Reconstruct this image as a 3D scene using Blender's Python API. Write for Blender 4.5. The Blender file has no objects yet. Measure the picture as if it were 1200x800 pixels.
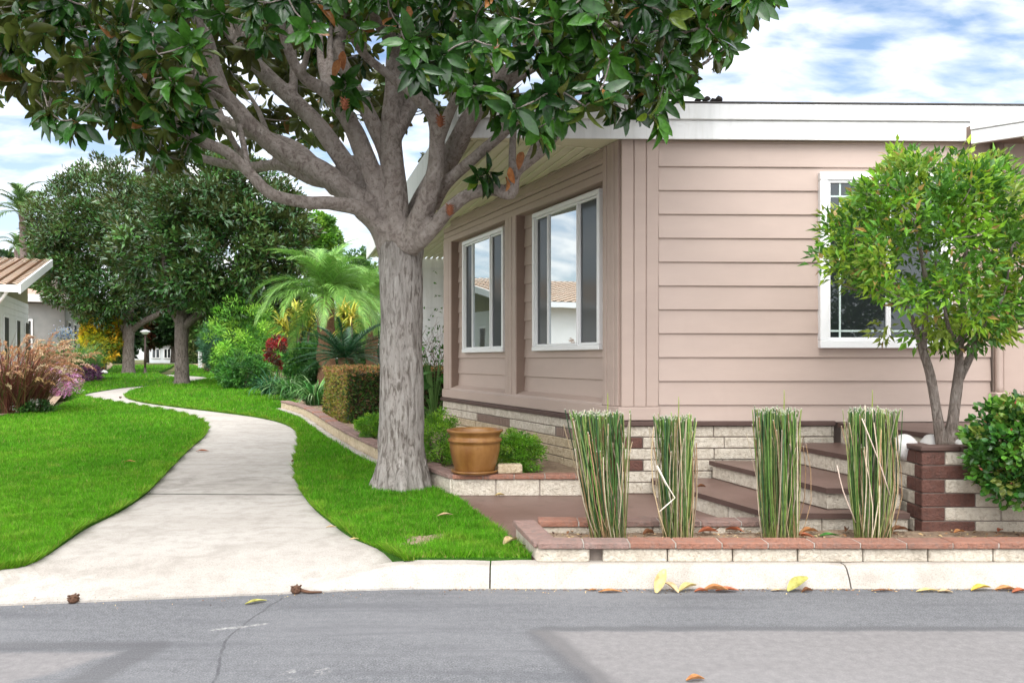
import bpy, math, random
import numpy as np
from mathutils import Vector, geometry
rng = np.random.default_rng(7)
random.seed(7)
SC = bpy.context.scene
COL = SC.collection
F, HC, CX, HY = 950.0, 1.45, 600.0, 421.0      # focal length in pixels of the 1200 px photo, eye height, vanishing column / horizon row

# ------------------------------------------------------------------ geometry of the place
def P(px, py, Y):
    return Vector(((px - CX) / F * Y, Y, HC - (py - HY) / F * Y))
def sstep(t):
    t = np.clip(t, 0, 1)
    return t * t * (3 - 2 * t)
def road_edge(X):
    X = np.asarray(X, float)
    return 5.12 - 0.15 * np.clip(-0.7 - X, 0, 3.6)
def rise(Y):
    return 0.0175 * np.clip(np.asarray(Y, float) - 9.0, 0, 62)
def lawn_z(X, Y):
    X = np.asarray(X, float); Y = np.asarray(Y, float)
    drop = 0.075 * (1 - sstep((Y - road_edge(X)) / 1.1)) * sstep((-.68 - X) / 0.5)
    return 0.14 - drop + rise(Y)
def path_z(X, Y):
    X = np.asarray(X, float); Y = np.asarray(Y, float)
    k = sstep((Y - road_edge(X)) / 0.7)
    return 0.012 + (0.118 - 0.012) * k + rise(Y)
def ground(px, py, zf=None, dz=0.0):
    zf = zf or lawn_z
    Y = 8.0
    for _ in range(60):
        X = (px - CX) / F * Y
        z = float(zf(X, Y)) + dz
        Y = 0.5 * Y + 0.5 * (HC - z) * F / max(py - HY, 1.0)
    X = (px - CX) / F * Y
    return Vector((X, Y, float(zf(X, Y)) + dz))

# ------------------------------------------------------------------ materials
def lin(h):
    h = h.lstrip('#')
    c = [int(h[i:i + 2], 16) / 255 for i in (0, 2, 4)]
    return tuple((v / 12.92 if v <= 0.04045 else ((v + 0.055) / 1.055) ** 2.4) for v in c)
class NT:
    def __init__(s, name):
        s.m = bpy.data.materials.new(name); s.m.use_nodes = True
        s.t = s.m.node_tree; s.t.nodes.clear()
        s.out = s.n('ShaderNodeOutputMaterial')
        s.tc = None
    def n(s, ty, **kw):
        nd = s.t.nodes.new(ty)
        for k, v in kw.items(): setattr(nd, k, v)
        return nd
    def l(s, a, b): s.t.links.new(a, b)
    def put(s, sock, v):
        if isinstance(v, bpy.types.NodeSocket): s.l(v, sock)
        elif isinstance(v, (tuple, list)) and len(v) == 3 and sock.type == 'RGBA': sock.default_value = (*v, 1)
        else: sock.default_value = v
    def coord(s, stretch=(1, 1, 1), which='Object'):
        if s.tc is None: s.tc = s.n('ShaderNodeTexCoord')
        mp = s.n('ShaderNodeMapping'); mp.inputs['Scale'].default_value = stretch
        s.l(s.tc.outputs[which], mp.inputs['Vector'])
        return mp.outputs['Vector']
    def noise(s, scale, detail=4, rough=.55, vec=None, stretch=(1, 1, 1), dist=0.0):
        nd = s.n('ShaderNodeTexNoise')
        nd.inputs['Scale'].default_value = scale; nd.inputs['Detail'].default_value = detail
        nd.inputs['Roughness'].default_value = rough; nd.inputs['Distortion'].default_value = dist
        s.l(vec if vec is not None else s.coord(stretch), nd.inputs['Vector'])
        return nd.outputs['Fac']
    def ramp(s, fac, stops):
        r = s.n('ShaderNodeValToRGB'); e = r.color_ramp.elements
        while len(e) < len(stops): e.new(0.5)
        for el, (p, c) in zip(e, stops):
            el.position = p; el.color = (*c, 1) if not isinstance(c, (int, float)) else (c, c, c, 1)
        s.put(r.inputs['Fac'], fac); return r.outputs['Color']
    def mix(s, fac, a, b, mode='MIX'):
        m = s.n('ShaderNodeMix', data_type='RGBA', blend_type=mode)
        s.put(m.inputs[0], fac); s.put(m.inputs[6], a); s.put(m.inputs[7], b)
        return m.outputs[2]
    def math(s, op, a, b=None, c=None, clamp=False):
        m = s.n('ShaderNodeMath', operation=op, use_clamp=clamp)
        s.put(m.inputs[0], a)
        if b is not None: s.put(m.inputs[1], b)
        if c is not None: s.put(m.inputs[2], c)
        return m.outputs[0]
    def bump(s, h, strength, dist=0.01):
        b = s.n('ShaderNodeBump'); b.inputs['Strength'].default_value = strength; b.inputs['Distance'].default_value = dist
        s.l(h, b.inputs['Height']); return b.outputs['Normal']
    def pbr(s, col, rough=.6, normal=None, spec=.5, metallic=0.0, trans=0.0):
        p = s.n('ShaderNodeBsdfPrincipled')
        s.put(p.inputs['Base Color'], col); s.put(p.inputs['Roughness'], rough)
        p.inputs['Specular IOR Level'].default_value = spec; p.inputs['Metallic'].default_value = metallic
        if normal is not None: s.l(normal, p.inputs['Normal'])
        s.l(p.outputs[0], s.out.inputs['Surface']); return p
def simple(name, c1, c2=None, scale=6, rough=.6, bump=0.0, bscale=40, spec=.4, stretch=(1, 1, 1), lo=.3, hi=.7, metallic=0.0, bdist=.01, c3=None):
    t = NT(name); c2 = c2 or c1
    f = t.noise(scale, 5, .6, stretch=stretch)
    col = t.ramp(f, [(lo, c1), (hi, c2)])
    if c3:
        g = t.noise(scale * 4.3, 4, .6, stretch=stretch)
        col = t.mix(t.ramp(g, [(.55, 0.0), (.75, 1.0)]), col, c3)
    nm = t.bump(t.noise(bscale, 4, .6, stretch=stretch), bump, bdist) if bump else None
    t.pbr(col, rough, nm, spec, metallic)
    return t.m
def leafmat(name, under=None, rough=.4, trans=.3, spec=.5, tint=1.0):
    t = NT(name)
    at = t.n('ShaderNodeAttribute', attribute_name='Col')
    col = at.outputs['Color']
    f = t.noise(30, 2)
    col = t.mix(.35, col, t.mix(t.ramp(f, [(.3, 0.0), (.7, 1.0)]), (0, 0, 0), (1, 1, 1)), 'SOFT_LIGHT')
    if under is not None:
        g = t.n('ShaderNodeNewGeometry')
        ucol = t.mix(.45, under, col)
        col = t.mix(g.outputs['Backfacing'], col, ucol)
    p = t.n('ShaderNodeBsdfPrincipled'); t.put(p.inputs['Base Color'], col)
    p.inputs['Roughness'].default_value = rough; p.inputs['Specular IOR Level'].default_value = spec
    tr = t.n('ShaderNodeBsdfTranslucent'); t.put(tr.inputs['Color'], t.mix(.55, col, (.5, .75, .05), 'MULTIPLY') if False else col)
    ms = t.n('ShaderNodeMixShader'); ms.inputs[0].default_value = trans
    t.l(p.outputs[0], ms.inputs[1]); t.l(tr.outputs[0], ms.inputs[2]); t.l(ms.outputs[0], t.out.inputs['Surface'])
    return t.m

# ------------------------------------------------------------------ object helpers
ORG = {}
def tag(o, label=None, cat=None, group=None, kind=None):
    if label: o['label'] = label
    if cat: o['category'] = cat
    if group: o['group'] = group
    if kind: o['kind'] = kind
    return o
def thing(name, label, cat, loc=(0, 0, 0), group=None):
    o = bpy.data.objects.new(name, None); COL.objects.link(o)
    o.empty_display_size = .1; o.location = loc
    ORG[o] = Vector(loc)
    return tag(o, label, cat, group)
def link(name, me, mats, parent=None, loc=None):
    o = bpy.data.objects.new(name, me); COL.objects.link(o)
    for m in (mats if isinstance(mats, (list, tuple)) else [mats]): me.materials.append(m)
    if parent is not None:
        o.parent = parent; ORG[o] = ORG[parent]
    else:
        ORG[o] = Vector(loc) if loc is not None else Vector((0, 0, 0))
        o.location = ORG[o]
    return o
def copy_tree(o, parent=None):
    c = o.copy(); COL.objects.link(c)
    if parent is not None: c.parent = parent
    ORG[c] = ORG.get(o, Vector())
    for ch in list(o.children): copy_tree(ch, c)
    return c
def npmesh(name, V, Fs, mats, parent=None, loc=None, cols=None, smooth=False, midx=None):
    """V (n,3) world coords, Fs list of (m,k) face arrays"""
    V = np.asarray(V, float)
    org = ORG[parent] if parent is not None else (Vector(loc) if loc is not None else Vector((0, 0, 0)))
    V = V - np.array(org)
    me = bpy.data.meshes.new(name)
    me.vertices.add(len(V)); me.vertices.foreach_set('co', V.astype(np.float32).ravel())
    Fs = [np.asarray(f, np.int32) for f in Fs if len(f)]
    loops = np.concatenate([f.ravel() for f in Fs])
    tot = np.concatenate([np.full(len(f), f.shape[1], np.int32) for f in Fs])
    st = np.concatenate([[0], np.cumsum(tot)[:-1]]).astype(np.int32)
    me.loops.add(len(loops)); me.loops.foreach_set('vertex_index', loops)
    me.polygons.add(len(tot)); me.polygons.foreach_set('loop_start', st); me.polygons.foreach_set('loop_total', tot)
    if midx is not None: me.polygons.foreach_set('material_index', np.asarray(midx, np.int32))
    me.polygons.foreach_set('use_smooth', np.full(len(tot), smooth))
    me.update(calc_edges=True); me.validate()
    if cols is not None:
        a = me.color_attributes.new('Col', 'FLOAT_COLOR', 'POINT')
        c4 = np.ones((len(V), 4), np.float32); c4[:, :3] = cols
        a.data.foreach_set('color', c4.ravel())
    return link(name, me, mats, parent, loc)
class MB:
    def __init__(s): s.v = []; s.f = []; s.m = []; s.sm = []
    def add(s, vs, fs, m=0, smooth=False):
        b = len(s.v); s.v += [Vector(v) for v in vs]
        for f in fs: s.f.append([i + b for i in f]); s.m.append(m); s.sm.append(smooth)
    def build(s, name, mats, parent=None, loc=None):
        org = ORG[parent] if parent is not None else (Vector(loc) if loc is not None else Vector((0, 0, 0)))
        me = bpy.data.meshes.new(name)
        me.from_pydata([v - org for v in s.v], [], s.f)
        me.polygons.foreach_set('material_index', s.m); me.polygons.foreach_set('use_smooth', s.sm)
        me.update(); return link(name, me, mats, parent, loc)
def obox(mb, o, ax, ay, a, b, c, bev=0.0, m=0):
    """box in the frame o, ax, ay (horizontal unit vectors), z up; a, b, c = (min, max) along each"""
    ax = Vector(ax); ay = Vector(ay); az = Vector((0, 0, 1)); o = Vector(o)
    (a0, a1), (b0, b1), (c0, c1) = sorted(a), sorted(b), sorted(c)
    flip = ax.cross(ay).dot(az) < 0
    e = min(bev, (a1 - a0) * .45, (b1 - b0) * .45, (c1 - c0) * .45)
    lims = ((a0, a1), (b0, b1), (c0, c1))
    if e <= 0:
        vs = [o + ax * x + ay * y + az * z for z in (c0, c1) for y in (b0, b1) for x in (a0, a1)]
        fs = [(0, 2, 3, 1), (4, 5, 7, 6), (0, 1, 5, 4), (2, 6, 7, 3), (0, 4, 6, 2), (1, 3, 7, 5)]
    else:
        vs = []; idx = {}
        for i in (0, 1):
            for j in (0, 1):
                for k in (0, 1):
                    for w in range(3):
                        q = [lims[0][i], lims[1][j], lims[2][k]]
                        for t, sgn in zip(range(3), (i, j, k)):
                            if t != w: q[t] += e if sgn == 0 else -e
                        idx[i, j, k, w] = len(vs)
                        vs.append(o + ax * q[0] + ay * q[1] + az * q[2])
        fs = []
        for w in range(3):
            u, v = [t for t in range(3) if t != w]
            for s_ in (0, 1):
                ring = []
                for (p, q) in ((0, 0), (1, 0), (1, 1), (0, 1)):
                    key = [0, 0, 0]; key[w] = s_; key[u] = p; key[v] = q
                    ring.append(idx[(*key, w)])
                if (s_ == 0) ^ (w == 1): ring = ring[::-1]
                fs.append(ring)
            for p in (0, 1):
                for q in (0, 1):
                    k0 = [0, 0, 0]; k0[u] = p; k0[v] = q; k1 = list(k0); k1[w] = 1
                    ring = [idx[(*k0, u)], idx[(*k0, v)], idx[(*k1, v)], idx[(*k1, u)]]
                    if (p ^ q) ^ (w == 1): ring = ring[::-1]
                    fs.append(ring if False else ring)
        for i in (0, 1):
            for j in (0, 1):
                for k in (0, 1):
                    r = [idx[i, j, k, 0], idx[i, j, k, 1], idx[i, j, k, 2]]
                    if (i + j + k) % 2 == 0: r = r[::-1]
                    fs.append(r)
        # make every face point outwards
        cen = o + ax * (a0 + a1) / 2 + ay * (b0 + b1) / 2 + az * (c0 + c1) / 2
        out = []
        for f in fs:
            nrm = geometry.normal([vs[i] for i in f]); mid = sum((vs[i] for i in f), Vector()) / len(f)
            out.append(f if nrm.dot(mid - cen) > 0 else f[::-1])
        mb.add(vs, out, m); return
    if flip: fs = [f[::-1] for f in fs]
    mb.add(vs, fs, m)
def prism(mb, poly, z0, z1, m=0, mt=None):
    """vertical prism over a plan polygon (counter-clockwise)"""
    n = len(poly)
    ar = sum(poly[i][0] * poly[(i + 1) % n][1] - poly[(i + 1) % n][0] * poly[i][1] for i in range(n))
    if ar < 0: poly = poly[::-1]
    vs = [(p[0], p[1], z0) for p in poly] + [(p[0], p[1], z1) for p in poly]
    mb.add(vs, [list(range(n))[::-1]] + [(i, (i + 1) % n, n + (i + 1) % n, n + i) for i in range(n)], m)
    mb.add(vs[n:], [list(range(n))], m if mt is None else mt)
def catmull(pts, vals, per=6):
    pts = [Vector(p) for p in pts]; P4 = [pts[0] * 2 - pts[1]] + pts + [pts[-1] * 2 - pts[-2]]
    V4 = [vals[0]] + list(vals) + [vals[-1]]; op, ov = [], []
    for i in range(1, len(P4) - 2):
        for k in range(per):
            t = k / per
            a, b, c, d = P4[i - 1:i + 3]
            op.append(.5 * ((2 * b) + (c - a) * t + (2 * a - 5 * b + 4 * c - d) * t * t + (3 * b - a - 3 * c + d) * t ** 3))
            ov.append(V4[i] + (V4[i + 1] - V4[i]) * t)
    op.append(pts[-1]); ov.append(vals[-1]); return op, ov
def tube(mb, pts, rad, sides=8, per=4, m=0, smooth=True, wob=0.0, ends=True):
    pts = [Vector(p) for p in pts]
    if per > 1 and len(pts) > 2: pts, rad = catmull(pts, rad, per)
    n = len(pts); vs = []
    t0 = (pts[1] - pts[0]).normalized()
    u = t0.orthogonal().normalized()
    for i in range(n):
        t = (pts[min(i + 1, n - 1)] - pts[max(i - 1, 0)]).normalized()
        u = (u - t * u.dot(t)); u = u.normalized() if u.length > 1e-6 else t.orthogonal().normalized()
        w = t.cross(u)
        for k in range(sides):
            an = 2 * math.pi * k / sides
            r = rad[i] * (1 + wob * math.sin(3 * an + i * .7) + wob * .6 * math.sin(5 * an - i * 1.3))
            vs.append(pts[i] + (u * math.cos(an) + w * math.sin(an)) * r)
    fs = [(i * sides + k, i * sides + (k + 1) % sides, (i + 1) * sides + (k + 1) % sides, (i + 1) * sides + k) for i in range(n - 1) for k in range(sides)]
    if ends: fs += [list(range(sides))[::-1], list(range((n - 1) * sides, n * sides))]
    mb.add(vs, fs, m, smooth)
def lathe(mb, c, prof, sides=32, m=0, close_top=False):
    c = Vector(c); vs = []
    for r, z in prof:
        for k in range(sides):
            a = 2 * math.pi * k / sides; vs.append(c + Vector((r * math.cos(a), r * math.sin(a), z)))
    fs = [(i * sides + k, i * sides + (k + 1) % sides, (i + 1) * sides + (k + 1) % sides, (i + 1) * sides + k) for i in range(len(prof) - 1) for k in range(sides)]
    mb.add(vs, fs, m, True)
def inpoly(X, Y, poly):
    X = np.asarray(X); Y = np.asarray(Y); r = np.zeros(X.shape, bool); n = len(poly)
    for i in range(n):
        x0, y0 = poly[i][0], poly[i][1]; x1, y1 = poly[(i + 1) % n][0], poly[(i + 1) % n][1]
        if y0 == y1: continue
        c = ((y0 > Y) != (y1 > Y)) & (X < (x1 - x0) * (Y - y0) / (y1 - y0) + x0)
        r ^= c
    return r
def densify(poly, step):
    out = []
    for i in range(len(poly)):
        a = Vector(poly[i][:2]); b = Vector(poly[(i + 1) % len(poly)][:2])
        k = max(1, int((b - a).length / step))
        out += [a + (b - a) * j / k for j in range(k)]
    return out
def smooth_line(pts, per=5):
    return [p for p in catmull([Vector((p[0], p[1], 0)) for p in pts], [0] * len(pts), per)[0]]
def sheet(name, outline, zf, step, mat, skirt=0.0, **kw):
    outl = densify(outline, step)
    n0 = len(outl)
    xs = [p[0] for p in outl]; ys = [p[1] for p in outl]
    gx, gy = np.meshgrid(np.arange(min(xs), max(xs), step), np.arange(min(ys), max(ys), step))
    gx = gx.ravel() + .13 * step; gy = gy.ravel() + .17 * step
    k = inpoly(gx, gy, outl)
    pts = outl + [Vector((a, b)) for a, b in zip(gx[k], gy[k])]
    v, e, f, *_ = geometry.delaunay_2d_cdt([p.to_2d() if len(p) > 2 else p for p in pts], [(i, (i + 1) % n0) for i in range(n0)], [], 1, 1e-5)
    X = np.array([p[0] for p in v]); Y = np.array([p[1] for p in v]); Z = zf(X, Y)
    V = [Vector((a, b, float(c))) for a, b, c in zip(X, Y, np.broadcast_to(Z, X.shape))]
    mb = MB(); mb.add(V, [t if geometry.normal([V[i] for i in t]).z > 0 else t[::-1] for t in f], 0, True)
    if skirt:
        Zo = zf(np.array([p[0] for p in outl]), np.array([p[1] for p in outl])); Zo = np.broadcast_to(Zo, (n0,))
        top = [Vector((p[0], p[1], float(z))) for p, z in zip(outl, Zo)]
        mb.add(top + [t - Vector((0, 0, skirt)) for t in top], [(i, i + n0, (i + 1) % n0 + n0, (i + 1) % n0) for i in range(n0)], 0)
    o = mb.build(name, mat); o['kind'] = 'structure'
    return o

# leaves ------------------------------------------------------------
def nrmz(a): return a / np.maximum(np.linalg.norm(a, axis=-1, keepdims=True), 1e-9)
def rdir(n, k=None):
    v = (k or rng).normal(size=(n, 3)); return nrmz(v)
def tmpl(kind):
    if kind == 'big':       # magnolia: folded midrib, arched
        us = [0, .12, .35, .65, .88, 1.0]; hw = [.05, .55, 1.0, .92, .5, .02]
        T, Fq = [], []
        for u, h in zip(us, hw):
            w = -.18 * u * u
            T += [(u, -h * .5, w + .10 * h), (u, 0, w), (u, h * .5, w + .10 * h)]
        for i in range(len(us) - 1):
            b = 3 * i
            Fq += [(b, b + 3, b + 4, b + 1), (b + 1, b + 4, b + 5, b + 2)]
        return np.array(T, float), [np.array(Fq)]
    if kind == 'small':     # pointed oval, folded
        T = [(0, 0, 0), (.4, -.5, .08), (.45, 0, -.02), (.4, .5, .08), (1, 0, -.12)]
        return np.array(T, float), [np.array([(0, 1, 2), (0, 2, 3), (1, 4, 2), (2, 4, 3)])]
    if kind == 'round':
        T = [(0, 0, 0), (.3, -.42, .06), (.75, -.42, .06), (1, 0, 0), (.75, .42, .06), (.3, .42, .06), (.5, 0, -.03)]
        return np.array(T, float), [np.array([(0, 1, 6), (1, 2, 6), (2, 3, 6), (3, 4, 6), (4, 5, 6), (5, 0, 6)])]
    if kind == 'quad':
        T = [(0, 0, 0), (.45, -.5, .05), (1, 0, -.1), (.45, .5, .05)]
        return np.array(T, float), [np.array([(0, 1, 2, 3)])]
def leaf_cloud(name, mat, parent, base, d, n, L, W, col, kind='small', smooth=False, loc=None):
    T, Fs = tmpl(kind); N = len(base); k = len(T)
    d = nrmz(d); n = nrmz(n - d * (n * d).sum(1, keepdims=True)); s = np.cross(n, d)
    L = np.broadcast_to(np.asarray(L, float), (N,)); W = np.broadcast_to(np.asarray(W, float), (N,))
    curl = rng.uniform(.3, 1.9, N)
    V = (base[:, None, :] + d[:, None, :] * (T[None, :, 0, None] * L[:, None, None])
         + s[:, None, :] * (T[None, :, 1, None] * W[:, None, None]) + n[:, None, :] * (T[None, :, 2, None] * (L * curl)[:, None, None]))
    off = (np.arange(N) * k)[:, None, None]
    FF = [(f[None] + off).reshape(-1, f.shape[1]) for f in Fs]
    return npmesh(name, V.reshape(-1, 3), FF, mat, parent, loc, np.repeat(col, k, 0), smooth)
def pick(cols, N, jit=.18, w=None):
    c = np.array(cols)[rng.choice(len(cols), N, p=w)]
    return np.clip(c * rng.uniform(1 - jit, 1 + jit, (N, 1)) * rng.uniform(.92, 1.08, (N, 3)), 0, 1)
def straps(name, mat, parent, base, az, L, W, e0, droop, cols, nseg=5, taper=1.0, tipcol=None, loc=None, bent=None):
    N = len(base); L = np.broadcast_to(L, (N,)); W = np.broadcast_to(W, (N,)); e0 = np.broadcast_to(e0, (N,)); droop = np.broadcast_to(droop, (N,))
    pts = [np.array(base, float)]; h = np.stack([np.cos(az), np.sin(az), 0 * az], 1); side = np.stack([-np.sin(az), np.cos(az), 0 * az], 1)
    for i in range(nseg):
        e = e0 - droop * ((i + .5) / nseg) ** 1.3
        pts.append(pts[-1] + (h * np.cos(e)[:, None] + np.array([0, 0, 1.])[None] * np.sin(e)[:, None]) * (L / nseg)[:, None])
    V = np.zeros((N, (nseg + 1) * 2, 3)); C = np.zeros_like(V)
    for i, p in enumerate(pts):
        u = i / nseg; w = W * (1 - taper * u ** 2.2) * (.6 + .4 * min(1, 4 * u)) / 2
        V[:, 2 * i] = p - side * w[:, None]; V[:, 2 * i + 1] = p + side * w[:, None]
        c = cols if tipcol is None else cols * (1 - u ** 2) + np.array(tipcol) * u ** 2
        C[:, 2 * i] = c; C[:, 2 * i + 1] = c
    f = np.array([(2 * i, 2 * i + 1, 2 * i + 3, 2 * i + 2) for i in range(nseg)])
    FF = (f[None] + (np.arange(N) * (nseg + 1) * 2)[:, None, None]).reshape(-1, 4)
    return npmesh(name, V.reshape(-1, 3), [FF], mat, parent, loc, C.reshape(-1, 3), True)
def join(dst, src):
    import bmesh
    if 'Col' not in dst.data.color_attributes: dst.data.color_attributes.new('Col', 'FLOAT_COLOR', 'POINT')
    m = src.data.copy(); off = Vector(ORG[src]) - Vector(ORG[dst]); k = len(dst.data.materials)
    for p in m.polygons: p.material_index = k
    bm = bmesh.new(); bm.from_mesh(dst.data); bm.from_mesh(m); bm.to_mesh(dst.data); bm.free()
    dst.data.materials.append(src.data.materials[0]); bpy.data.objects.remove(src)
def lumpy(dirs, k=9, amp=.25, seed=0):
    r = np.random.default_rng(seed); c = nrmz(r.normal(size=(k, 3))); a = r.uniform(-.6, 1, k) * amp
    return 1 + (a[None] * np.exp(-(1 - dirs @ c.T) / .18)).sum(1)
def clumpy_crown(name, mat, parent, cen, rad, nclump, per, L, W, cols, kind='quad', cl=.22, up=.5, seed=1, amp=.25, shell=.55, zcut=None, w=None):
    r = np.random.default_rng(seed)
    d = nrmz(r.normal(size=(nclump, 3)) + 1e-6)
    rr = shell + (1 - shell) * r.random(nclump) ** .6
    c = np.array(cen) + d * np.array(rad) * (rr * lumpy(d, 10, amp, seed))[:, None]
    if zcut is not None:
        k = c[:, 2] > zcut; c = c[k]; d = d[k]
    n = len(c)
    crad = np.mean(rad) * cl * r.uniform(.6, 1.3, n)
    q = nrmz(r.normal(size=(n, per, 3)))
    pts = c[:, None] + q * (crad[:, None] * r.random((n, per)) ** .5)[..., None] * np.array([1, 1, .75])
    out = q * .7 + d[:, None] * .55 + np.array([0, 0, up]) * .4 + r.normal(size=q.shape) * .35
    nn = q * .5 + d[:, None] * .4 + np.array([0, 0, 1.0]) * up + r.normal(size=q.shape) * .3
    N = n * per
    base_c = pick(cols, n, .2, w); col = np.repeat(base_c, per, 0) * rng.uniform(.75, 1.25, (N, 1))
    leaf_cloud(name, mat, parent, pts.reshape(-1, 3), out.reshape(-1, 3), nn.reshape(-1, 3), L * rng.uniform(.7, 1.25, N), W * rng.uniform(.7, 1.2, N), np.clip(col, 0, 1), kind)
    return c

# ------------------------------------------------------------------ colours and shared materials
SID = (.45, .352, .302)
M = {}
def siding_mat(name, c, r=.55):
    t = NT(name)
    f = t.noise(1.3, 5, .6, stretch=(1, 1, 3)); g = t.noise(55, 3, .5, stretch=(.15, .15, 3))
    dust = t.noise(3.2, 6, .7, stretch=(1, 1, .5))
    col = t.mix(t.ramp(f, [(.25, 0.0), (.8, 1.0)]), tuple(v * .93 for v in c), tuple(min(1, v * 1.06) for v in c))
    col = t.mix(t.math('MULTIPLY', t.ramp(dust, [(.55, 0.0), (.8, 1.0)]), .25), col, tuple(v * .8 for v in c))
    t.pbr(col, r, t.bump(g, .12, .004), .35)
    return t.m
M['siding'] = siding_mat('painted_siding', SID)
M['trim'] = siding_mat('painted_trim', (.43, .333, .284))
M['jamb'] = siding_mat('brown_jamb', (.24, .17, .135))  # darker brown than the trim
M['white'] = simple('white_paint', (.80, .80, .79), (.68, .68, .67), 2.2, .45, .05, 60, stretch=(3.5, 3.5, .35), lo=.42, hi=.72, c3=(.70, .69, .66))
M['vinyl'] = simple('white_vinyl', (.82, .82, .82), (.77, .78, .78), 3, .3)
M['soffit'] = simple('cream_soffit', (.80, .77, .56), (.72, .69, .50), 2, .5)
M['roof_dark'] = simple('dark_shingles', (.05, .045, .045), (.09, .085, .08), 20, .9, .3, 60)
def block_mat(name, ca, cb, cd):
    t = NT(name)
    f = t.noise(9, 6, .65); g = t.noise(28, 6, .7); big = t.noise(2.1, 4, .6)
    col = t.ramp(f, [(.3, ca), (.7, cb)])
    col = t.mix(t.ramp(g, [(.48, 0.0), (.62, .75)]), col, cd)
    col = t.mix(t.ramp(big, [(.50, 0.0), (.70, .4)]), col, tuple(v * .65 for v in cd))
    t.pbr(col, .9, t.bump(t.math('ADD', t.noise(16, 6, .7), t.math('MULTIPLY', t.noise(60, 4, .7), .5)), 1.0, .03), .2)
    return t.m
M['block'] = block_mat('split_face_block', (.57, .505, .41), (.72, .66, .56), (.44, .375, .29))
M['block_tan'] = block_mat('tan_block', (.52, .42, .28), (.62, .52, .37), (.40, .30, .19))
M['block_brown'] = block_mat('brown_painted_block', (.13, .06, .046), (.175, .088, .07), (.105, .062, .052))
M['red_cap'] = block_mat('red_brick_cap', (.30, .135, .09), (.37, .19, .135), (.25, .16, .13))
M['grey_cap'] = block_mat('weathered_brick_cap', (.27, .17, .14), (.33, .22, .19), (.22, .17, .15))
M['mortar'] = simple('mortar', (.16, .13, .11), (.24, .20, .17), 12, .95, .4, 60)
M['brown_slab'] = simple('brown_painted_concrete', (.125, .072, .057), (.17, .106, .088), 2.1, .42, .2, 70, .5, c3=(.105, .063, .052), lo=.35, hi=.62)
M['brown_edge'] = simple('dark_brown_paint', (.068, .038, .031), (.10, .06, .049), 4, .6, .2, 50)
M['soil'] = simple('garden_soil', (.22, .155, .105), (.38, .29, .21), 7, 1.0, .9, 45, .1, bdist=.03, c3=(.16, .10, .065))
M['bark'] = None
M['screen'] = None

def glass_mat(name, base, refl, rough=.02):
    t = NT(name)
    p = t.n('ShaderNodeBsdfPrincipled'); p.inputs['Base Color'].default_value = (*base, 1); p.inputs['Roughness'].default_value = .5; p.inputs['Specular IOR Level'].default_value = .15
    gl = t.n('ShaderNodeBsdfGlossy'); gl.inputs['Roughness'].default_value = rough; gl.inputs['Color'].default_value = (.86, .93, .95, 1)
    ms = t.n('ShaderNodeMixShader'); ms.inputs[0].default_value = refl
    w = t.noise(.9, 2)
    b = t.bump(w, .05, .02); t.l(b, gl.inputs['Normal'])
    t.l(p.outputs[0], ms.inputs[1]); t.l(gl.outputs[0], ms.inputs[2]); t.l(ms.outputs[0], t.out.inputs['Surface'])
    return t.m
M['glass'] = glass_mat('window_glass', (.02, .028, .03), .62)
M['glass_dim'] = glass_mat('low_reflect_glass', (.010, .014, .016), .07)  # darker panes with weak reflection
M['screen'] = glass_mat('insect_screen', (.03, .034, .038), .07, .10)

def bark_mat(name, ca, cb, cd, sc=1.0, lichen=None, zs=.26):
    t = NT(name)
    v1 = t.noise(15 * sc, 8, .72, stretch=(1, 1, zs), dist=.8)
    v2 = t.noise(34 * sc, 5, .6, stretch=(1, 1, zs * .85), dist=.3)
    bl = t.noise(2.6 * sc, 5, .6)
    col = t.ramp(v1, [(.36, cd), (.47, ca), (.62, cb)])
    col = t.mix(t.ramp(v2, [(.38, .9), (.47, 0.0)]), col, cd)
    col = t.mix(t.ramp(bl, [(.45, 0.0), (.75, .55)]), col, lichen or cb)
    h = t.math('ADD', v1, t.math('MULTIPLY', v2, .5))
    t.pbr(col, .9, t.bump(h, 1.0, .05), .15)
    return t.m
M['bark'] = bark_mat('grey_bark', (.30, .27, .245), (.40, .37, .34), (.12, .10, .085), 1.0, (.43, .405, .375))
M['limb'] = bark_mat('smooth_limb_bark', (.32, .275, .245), (.41, .36, .325), (.20, .16, .14), .9, None, .8)
M['bark_far'] = bark_mat('far_bark', (.17, .14, .12), (.25, .21, .19), (.07, .055, .045), 1.0)
M['bark_small'] = bark_mat('small_tree_bark', (.27, .22, .19), (.38, .33, .29), (.16, .125, .10), 2.2)
M['mag_leaf'] = leafmat('magnolia_leaf', (.125, .105, .028), .17, .2, .4)
M['mag_far'] = leafmat('far_magnolia_leaf', (.10, .085, .03), .25, .12, .6)
M['leaf'] = leafmat('fresh_leaf', None, .42, .35, .4)
M['leaf_gloss'] = leafmat('glossy_leaf', None, .25, .2, .5)
M['strap'] = leafmat('strap_leaf', None, .4, .3, .4)
M['dry'] = leafmat('dry_leaf', None, .75, .15, .2)
M['stem'] = simple('brown_stem', (.10, .075, .05), (.16, .12, .085), 10, .9)

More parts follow.
